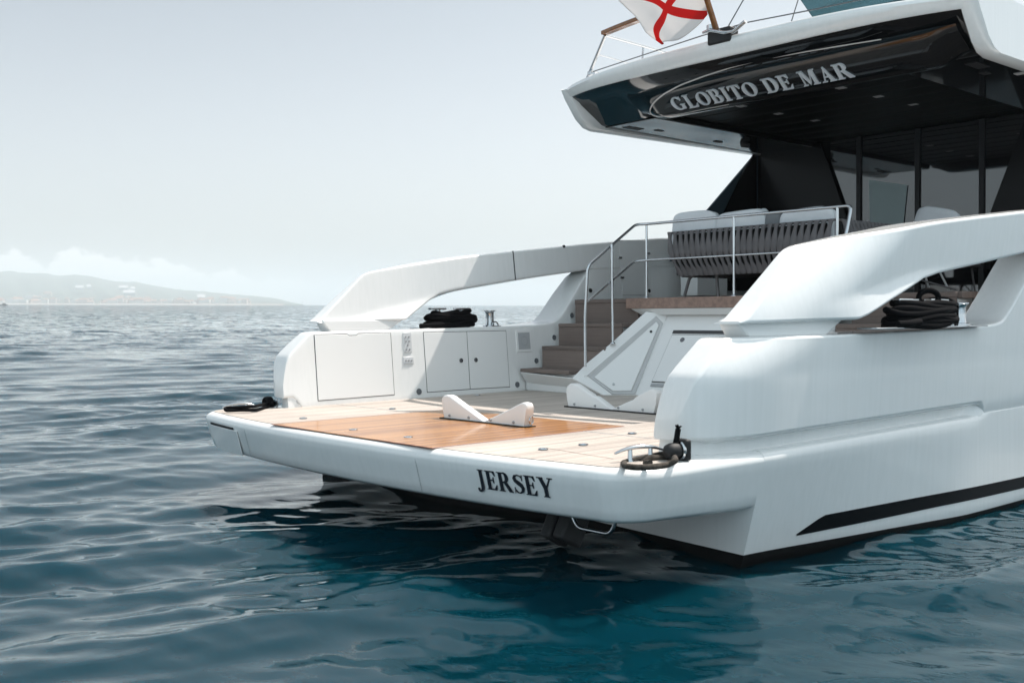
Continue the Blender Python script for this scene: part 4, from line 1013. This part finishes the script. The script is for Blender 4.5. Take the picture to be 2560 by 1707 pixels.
m = MB(); m.box((XSO+.035, (tl.y+y_r)/2, (zbt+ztp)/2-.01), (.015, tl.y-y_r-.24, ztp-zbt-.05)); obj('gap_shade_sheet', m, mat('painted_gap_shade', (.022, .021, .022), .95), root)  # dark sheet added to paint the shade seen between the straps
for (bx, by), (tx, ty) in (((250, 1040), (300, 868)), ((555, 1033), (540, 850))):
    m = MB(); p, q = onX(S('b', bx, by), XSO+.05), onX(S('b', tx, ty), XSO+.08)
    p.z = ZC+.004
    m.tube(arc([p, q, q+Vector((0, -.09 if bx < 400 else 0, .035))], .05, 5), .019, 10); obj('leg', m, FRAME, root, sharp=60)
for yy in (-.75, -.2):
    m = MB(); m.tube([Vector((XSO+1.0, yy, ZC)), Vector((XSO+.95, yy, zbt+.03))], .018, 10); obj('leg', m, FRAME, root, sharp=60)
def pillow(name, c, size, label, mt, rot=(0, 0, 0), group=None, p=2.6, seed=0):
    rnd = random.Random(seed); m = MB(); rs = []; NU_, NV_ = 26, 15
    ph = [rnd.uniform(0, 6.28) for _ in range(6)]
    M = Matrix.Rotation(rot[2], 3, 'Z') @ Matrix.Rotation(rot[1], 3, 'Y') @ Matrix.Rotation(rot[0], 3, 'X')
    def se(a, e): return (abs(a)**e)*(1 if a >= 0 else -1)
    for j in range(NV_):
        v = -pi/2 + pi*j/(NV_-1); row = []
        for i in range(NU_):
            u = 2*pi*i/NU_
            x = se(cos(v), .40)*se(cos(u), .9); y = se(cos(v), .30)*se(sin(u), .25); z = se(sin(v), .42)
            k = 1 + .035*sin(3*u+ph[0]) + .03*sin(5*u+2*v+ph[1]) + .02*sin(9*u+ph[2])
            q = Vector((x*size[0]/2*k, y*size[1]/2*k, z*size[2]/2*(1+.05*sin(2*u+ph[3]))))
            row.append(Vector(c) + M @ q)
        rs.append(row)
    m.rings(rs, cap0=True, cap1=True)
    o = obj(name, m, mt, None, sharp=180, sub=1); tag(o, label, 'cushion', group); return o
def at_b(x0, x1, yb, yt, X):
    a, b_ = onX(S('b', x0, (yb+yt)/2), X), onX(S('b', x1, (yb+yt)/2), X)
    return (a.y+b_.y)/2, abs(a.y-b_.y), onX(S('b', (x0+x1)/2, yt), X).z
G = 'pale back cushions on the woven sofa'
for k, (x0, x1, yt, lab, mt, th, extra) in enumerate(((165, 550, 292, 'largest pale cushion standing at the left end of the woven sofa', CUSH, .17, 0), (550, 985, 285, 'pale cushion in the middle of the sofa, left of the grey knitted one', CUSH, .17, 0),
        (985, 1118, 300, 'small dark grey knitted cushion between two pale cushions', CUSHD, .13, 0), (1120, 1600, 262, 'long flat-topped pale cushion at the right end of the sofa back', CUSH, .17, 0))):
    yc, wd, zt_ = at_b(x0, x1, 420, yt, 10.07)
    pillow('back_cushion' if mt is CUSH else 'knit_cushion', (10.07, yc, zt_-.235), (th, wd*1.04, .49), lab, mt, (0, .06, 0), G if mt is CUSH else None, seed=k+1)
yc, wd, zt_ = at_b(840, 975, 420, 258, 10.32)
pillow('scatter_cushion', (10.32, yc, zt_-.22), (.16, wd*1.1, .44), 'pale cushion leaning behind the others, its rounded top showing', CUSH, (.1, .15, 0), seed=9)
# lounge chair further forward to starboard: pale cushion above the arm, thin legs seen under it
cc = onX(S(2, 1915, 375), 11.8)
root = thing('lounge_chair', (11.9, cc.y, ZC), 'lounge chair behind the near arm with thin angled pale legs', 'chair')
lg = [(S('q', 1000, 740), S('q', 935, 510)), (S('q', 1275, 720), S('q', 1150, 470))]
for a_, b_ in lg:
    p, q = onX(a_, 11.4), onX(b_, 11.4); p.z = max(p.z, ZC)
    m = MB(); m.tube([p, q, q+(q-p)*.5], .012, 8); obj('leg', m, mat('pale_leg', (.42, .41, .40), .5), root, sharp=60)
m = MB(); p, q = onX(S('q', 880, 575), 11.35), onX(S('q', 1380, 715), 11.35); m.tube([p, q], .010, 8); obj('stretcher', m, FRAME, root)
m = MB(); m.box((11.9, cc.y, ZC+.38), (.62, .70, .10)); obj('seat', m, STRAP, root, bevel=.03, seg=3)
m = MB(); m.box((11.62, cc.y, ZC+.62), (.06, .70, .42)); obj('backrest', m, STRAP, root, bevel=.02, seg=3)
for dx, dy in ((.26, .3), (.26, -.3)):
    m = MB(); m.tube([Vector((11.9+dx, cc.y+dy, ZC)), Vector((11.9+dx*.8, cc.y+dy*.9, ZC+.36))], .012, 8); obj('leg', m, FRAME, root)
pillow('scatter_cushion', (11.8, cc.y, cc.z-.12), (.18, .50, .40), 'pale pillow propped on the lounge chair behind the near arm', CUSH, (.25, .1, .1), seed=12)

# ------------------------------------------------------------------ heel the boat and everything aboard
for o in ROOTS:
    o.matrix_world = HM @ Matrix.Translation(o.location)

# ------------------------------------------------------------------ the sea
def sea():
    cx, cy = CAM_W.x, CAM_W.y
    r = [0.8]
    while r[-1] < 75: r.append(r[-1]*1.0048 + .001)
    while r[-1] < 30000: r.append(r[-1]*1.06)
    r = np.array(r); th = np.radians(np.linspace(-32, 128, 1150))
    Rr, T = np.meshgrid(r, th, indexing='ij')
    X = cx + Rr*np.cos(T); Y = cy + Rr*np.sin(T); Z = np.full_like(X, -.018)
    rng = np.random.default_rng(11); DX = np.zeros_like(X); DY = np.zeros_like(X)
    spacing = np.maximum(Rr*.0048, Rr*np.radians(160/1150))
    patch = np.clip(.80 + .75*np.sin(X*.43+1.0+.9*np.sin(Y*.31))*np.sin(Y*.37+.4+.6*np.sin(X*.27)), .2, 1.6)
    Z -= .075*np.exp(-((X-10.2)/3.0)**2-((Y+3.3)/2.0)**2)           # hollow of the swell along the near side
    # crests lie mostly across the view from the left; long low swell, wind chop, ripples
    for lam, n, a in ((7.0, 4, .012), (4.0, 6, .010), (2.4, 9, .0085), (1.5, 12, .0058), (.95, 16, .0036), (.60, 20, .0021), (.38, 24, .0012), (.25, 22, .0006)):
        for _ in range(n):
            L = lam*rng.uniform(.72, 1.35); k = 2*np.pi/L
            ang = rng.normal(np.radians(68), .55); p = rng.uniform(0, 2*np.pi)
            amp = a*rng.uniform(.5, 1.3)*(.85 if lam < .5 else .72 if lam < .9 else .66 if lam < 2 else 1.05 if lam < 5 else 1.1)
            ph = k*(X*np.cos(ang)+Y*np.sin(ang))+p
            fade = np.clip(1.6 - 3.2*spacing/L, 0, 1)*amp*(patch if lam < 2 else 1)
            Z += fade*np.sin(ph); q = .85*fade*np.cos(ph); DX += q*np.cos(ang); DY += q*np.sin(ang)
    X = X+DX; Y = Y+DY
    nr, nt = X.shape
    co = np.stack([X, Y, Z], -1).reshape(-1, 3).astype(np.float32)
    idx = np.arange(nr*nt).reshape(nr, nt)
    q = np.stack([idx[:-1, :-1], idx[1:, :-1], idx[1:, 1:], idx[:-1, 1:]], -1).reshape(-1, 4)
    me = bpy.data.meshes.new('sea'); me.vertices.add(len(co)); me.vertices.foreach_set('co', co.ravel())
    me.loops.add(q.size); me.loops.foreach_set('vertex_index', q.ravel().astype(np.int32))
    me.polygons.add(len(q)); me.polygons.foreach_set('loop_start', np.arange(0, q.size, 4, dtype=np.int32))
    me.polygons.foreach_set('use_smooth', np.ones(len(q), dtype=bool)); me.update(calc_edges=True)
    o = bpy.data.objects.new('sea', me); COL.objects.link(o)
    m = bpy.data.materials.new('sea_water'); m.use_nodes = True; n, l = m.node_tree.nodes, m.node_tree.links; b = n['Principled BSDF']
    b.inputs['Base Color'].default_value = (.0007, .0240, .0380, 1); b.inputs['Specular Tint'].default_value = (.86, .98, 1.0, 1); b.inputs['Roughness'].default_value = .03; b.inputs['IOR'].default_value = 1.34
    b.inputs['Subsurface Weight'].default_value = 1.0; b.inputs['Subsurface Radius'].default_value = (.4, 1.0, 1.15); b.inputs['Subsurface Scale'].default_value = 1.2   # light spreads under the surface
    t = n.new('ShaderNodeTexCoord'); mp = n.new('ShaderNodeMapping'); mp.inputs['Rotation'].default_value = (0, 0, radians(-68)); mp.inputs['Scale'].default_value = (1.0, .45, 1)
    l.new(t.outputs['Object'], mp.inputs['Vector'])
    hs = None
    for sc, amt, det in ((2.2, .020, 5), (.55, .035, 3), (6.0, .012, 5)):
        no = n.new('ShaderNodeTexNoise'); no.inputs['Scale'].default_value = sc; no.inputs['Detail'].default_value = det; no.inputs['Roughness'].default_value = .5; no.inputs['Distortion'].default_value = .4
        l.new(mp.outputs[0], no.inputs['Vector'])
        k = n.new('ShaderNodeMath'); k.operation = 'MULTIPLY'; k.inputs[1].default_value = amt; l.new(no.outputs['Fac'], k.inputs[0])
        if hs is None: hs = k.outputs[0]
        else:
            ad = n.new('ShaderNodeMath'); l.new(hs, ad.inputs[0]); l.new(k.outputs[0], ad.inputs[1]); hs = ad.outputs[0]
    bp = n.new('ShaderNodeBump'); bp.inputs['Strength'].default_value = .32; bp.inputs['Distance'].default_value = 1.0
    l.new(hs, bp.inputs['Height'])
    # beyond the modelled waves the chop is carried by a small random tilt of the facets
    ln = n.new('ShaderNodeVectorMath'); ln.operation = 'LENGTH'; l.new(t.outputs['Object'], ln.inputs[0])
    mr = n.new('ShaderNodeMapRange'); mr.inputs[1].default_value = 26; mr.inputs[2].default_value = 150; mr.inputs[3].default_value = .04; mr.inputs[4].default_value = 2.3
    l.new(ln.outputs['Value'], mr.inputs[0])
    acc = bp.outputs[0]
    for sc, wt in ((.9, .6), (3.5, .5)):
        nz = n.new('ShaderNodeTexNoise'); nz.inputs['Scale'].default_value = sc; nz.inputs['Detail'].default_value = 3; l.new(mp.outputs[0], nz.inputs['Vector'])
        sb = n.new('ShaderNodeVectorMath'); sb.operation = 'SUBTRACT'; l.new(nz.outputs['Color'], sb.inputs[0]); sb.inputs[1].default_value = (.5, .5, .5)
        k1 = n.new('ShaderNodeMath'); k1.operation = 'MULTIPLY'; l.new(mr.outputs[0], k1.inputs[0]); k1.inputs[1].default_value = wt*1.6
        sc_ = n.new('ShaderNodeVectorMath'); sc_.operation = 'SCALE'; l.new(sb.outputs[0], sc_.inputs[0]); l.new(k1.outputs[0], sc_.inputs['Scale'])
        mz = n.new('ShaderNodeVectorMath'); mz.operation = 'MULTIPLY'; l.new(sc_.outputs[0], mz.inputs[0]); mz.inputs[1].default_value = (1, 1, 0)
        a2 = n.new('ShaderNodeVectorMath'); a2.operation = 'ADD'; l.new(acc, a2.inputs[0]); l.new(mz.outputs[0], a2.inputs[1]); acc = a2.outputs[0]
    nrm = n.new('ShaderNodeVectorMath'); nrm.operation = 'NORMALIZE'; l.new(acc, nrm.inputs[0]); l.new(nrm.outputs[0], b.inputs['Normal'])
    me.materials.append(m)
    return tag(o, kind='structure')
sea()

# ------------------------------------------------------------------ far shore
def bearing(px): return YAW - math.atan((px-1280)/FPX)
def far(px, dist, h): a = bearing(px); D = dist/cos(a-YAW); return Vector((CAM_W.x + D*cos(a), CAM_W.y + D*sin(a), h))
RIDGE = [(-900, 640), (-500, 668), (-200, 660), (0, 683), (27, 679), (51, 685), (119, 686), (146, 692), (194, 689), (238, 695), (289, 706), (340, 707), (391, 717), (425, 722), (459, 727), (510, 730), (578, 737), (646, 742), (697, 748), (724, 756), (760, 762)]
random.seed(8)
DC, DR = 3600, 6200
def ridge_h(px, dist): return max(0.5, (763.5 - pl(RIDGE, px))/FPX*dist)
def terrain(px, t):
    """t from 0 at the beach to 1 at the crest"""
    dist = lerp(DC, DR, t); H = ridge_h(px, DR)
    low = min(1, H/150)
    h = H*(.06*t + .30*sm((t-.05)/.5) + .64*sm((t-.42)/.58)) + low*(7*sin(px*.045+t*5)*t*(1-t)*3 + 5*sin(px*.11+t*9)*t*(1-t)*3)
    return far(px, dist, max(.6, h))
m = MB(); rs = []
pxs_ = [-900+8*i for i in range(208)]
for px in pxs_:
    row = [far(px, DC-20, -.5)] + [terrain(px, t/16)+Vector((0, 0, random.uniform(-1.2, 1.2)*(t/16))) for t in range(17)] + [far(px, DR+500, ridge_h(px, DR)*.75), far(px, DR+1500, -1)]
    rs.append(row)
m.rings(rs, closed=False)
hills = obj('hills', m, mat('wooded_hills', (.055, .075, .050), .9, vary=(.01, .35)), None, sharp=180, boat=False); tag(hills, kind='structure')
m = MB(); rs = []
for px in range(-900, 720, 10): rs.append([far(px, DC-30, .2), far(px, DC-30+5, 2.2), far(px, DC+60, 4.5), far(px, DC+60, 1)])
m.rings(rs, closed=False); tag(obj('beach', m, mat('sand', (.34, .30, .27), .9), None, boat=False), kind='structure')
HM_ = [mat('house_wall_pale', (.62, .58, .54), .8), mat('house_wall_pink', (.52, .42, .37), .8), mat('house_roof_tile', (.34, .20, .14), .8)]
def house(px, t, w, d, h, wm, name='house', roof=True):
    p = terrain(px, t); a = bearing(px) + random.uniform(-.5, .5); M = Matrix.Rotation(a, 3, 'Z'); m = MB()
    m.k = 0; m.box(p+Vector((0, 0, h/2-2)), (d, w, h+4), M)
    m.k = 1
    if roof:
        base = [M @ Vector((sx*d*.53, sy*w*.53, 0)) + p + Vector((0, 0, h+.05)) for sx, sy in ((-1, -1), (1, -1), (1, 1), (-1, 1))]
        rg = [M @ Vector((0, sy*w*.25, 0)) + p + Vector((0, 0, h+w*.13+1)) for sy in (-1, 1)]
        m.add(base+rg, [(0, 1, 4), (1, 2, 5, 4), (2, 3, 5), (3, 0, 4, 5), (0, 3, 2, 1)])
    else:
        m.box(p+Vector((0, 0, h+.6)), (d*.4, w*.3, 1.2), M)
    return obj(name, m, [wm, HM_[2] if roof else wm], None, boat=False)
random.seed(21)
for i in range(120):
    dense = random.random() < .72
    px = random.uniform(-60, 470) if dense else random.uniform(300, 640)
    t = abs(random.gauss(.0, .09))+.025 if random.random() < .7 else random.uniform(.1, .34)
    w = random.uniform(16, 42); o = house(px, t, w, random.uniform(10, 16), random.uniform(8, 20), random.choice(HM_[:2]), roof=random.random() < .6)
    tag(o, 'tiny pale hazy building in the town on the far shore below the hills', 'building', 'town buildings on the far shore')
WH = mat('bright_sheet', (.46, .46, .46), .6)
for (x0, x1, y, t, lab) in ((555, 620, 366, .42, 'broad bright white greenhouse patch on the far slope, leftmost of the white patches'), (640, 672, 358, .44, 'small rounded white greenhouse patch on the slope just right of the leftmost one'),
        (875, 945, 366, .34, 'long white greenhouse roof on the far slope, uppermost of the stacked three'), (963, 995, 375, .31, 'short white greenhouse roof right of the long upper one on the slope'),
        (908, 994, 403, .20, 'long white greenhouse roof lower on the slope nearer the beach'), (1450, 1510, 435, .10, 'slanting white greenhouse patch near the right end of the far hills')):
    pa, pb = S('t', x0, y)[0], S('t', x1, y)[0]; pc = (pa+pb)/2
    dist = lerp(DC, DR, t); zc_ = CAM_W.z + (763-S('t', 0, y)[1])/FPX*dist
    a, b_ = far(pa, dist, zc_), far(pb, dist, zc_); m = MB(); d_ = Vector((cos(bearing(pc)), sin(bearing(pc)), 0))
    nb = 3
    for k in range(nb):
        q0 = a + d_*(34*k); q1 = b_ + d_*(34*k); up = Vector((0, 0, 3.5*k))
        m.prism([q0+up-Vector((0, 0, 6)), q0+up+Vector((0, 0, 5)), q0+d_*15+up+Vector((0, 0, 10)), q0+d_*30+up+Vector((0, 0, 5)), q0+d_*30+up-Vector((0, 0, 6))], q1-q0)
    tag(obj('greenhouse', m, WH, None, boat=False), lab, 'greenhouse', 'white greenhouses on the far slope')
# dark boat at the left edge of the horizon, far mast on the right
p = far(4, 1500, 0); M = Matrix.Rotation(bearing(4)+pi/2, 3, 'Z')
bt_ = thing('fishing_boat', p, 'tiny dark boat low on the horizon at the left edge', 'boat', boat=False)
m = MB(); m.rings([[p + M @ Vector((x, y*wd, z)) for y, z in ((0, -.4), (1, .9), (1, 1.3), (-1, 1.3), (-1, .9))] for x, wd in ((-8, 1.8), (-3, 2.2), (4, 1.9), (9, .1))]); obj('hull', m, mat('dark_boat', (.03, .035, .04), .6), bt_, boat=False)
m = MB(); m.prism([p + M @ Vector(v) for v in ((-6, -1.2, 1.3), (-1, -1.2, 1.3), (-1.6, -1.2, 3.2), (-5.4, -1.2, 3.2))], M @ Vector((0, 2.4, 0))); obj('cabin', m, mat('boat_cabin', (.05, .06, .07), .5), bt_, boat=False)
p = far(755.5, 3000, 0); bt_ = thing('distant_sailboat', p, 'faint thin mast of a distant sailboat on the horizon beside the white arm', 'sailboat', boat=False)
m = MB(); m.rings([[p + Vector((x*.7, -x*.7, z)) + Vector((.7*y*wd, .7*y*wd, 0)) for y, z in ((0, -.4), (1, 1.0), (-1, 1.0))] for x, wd in ((-6, 1.2), (0, 1.8), (6, .1))]); obj('hull', m, mat('grey_boat', (.2, .22, .24), .6), bt_, boat=False)
m = MB(); m.tube([p, p+Vector((0, 0, 12))], [.35, .2], 6); obj('mast', m, mat('grey_mast', (.08, .09, .1), .6), bt_, boat=False)

# ------------------------------------------------------------------ haze over the sea
m = MB(); m.box((3500, 6500, 150-1.0+.0), (28000, 28000, 302+2))
hz = obj('haze', m, [], None, boat=False); tag(hz, kind='stuff')
hm = bpy.data.materials.new('haze_air'); hm.use_nodes = True; hm.node_tree.nodes.clear()
vo = hm.node_tree.nodes.new('ShaderNodeVolumePrincipled'); vo.inputs['Color'].default_value = (.90, .965, 1.0, 1); vo.inputs['Density'].default_value = .00024; vo.inputs['Anisotropy'].default_value = .0
oo = hm.node_tree.nodes.new('ShaderNodeOutputMaterial'); hm.node_tree.links.new(vo.outputs[0], oo.inputs['Volume'])
hz.data.materials.append(hm)
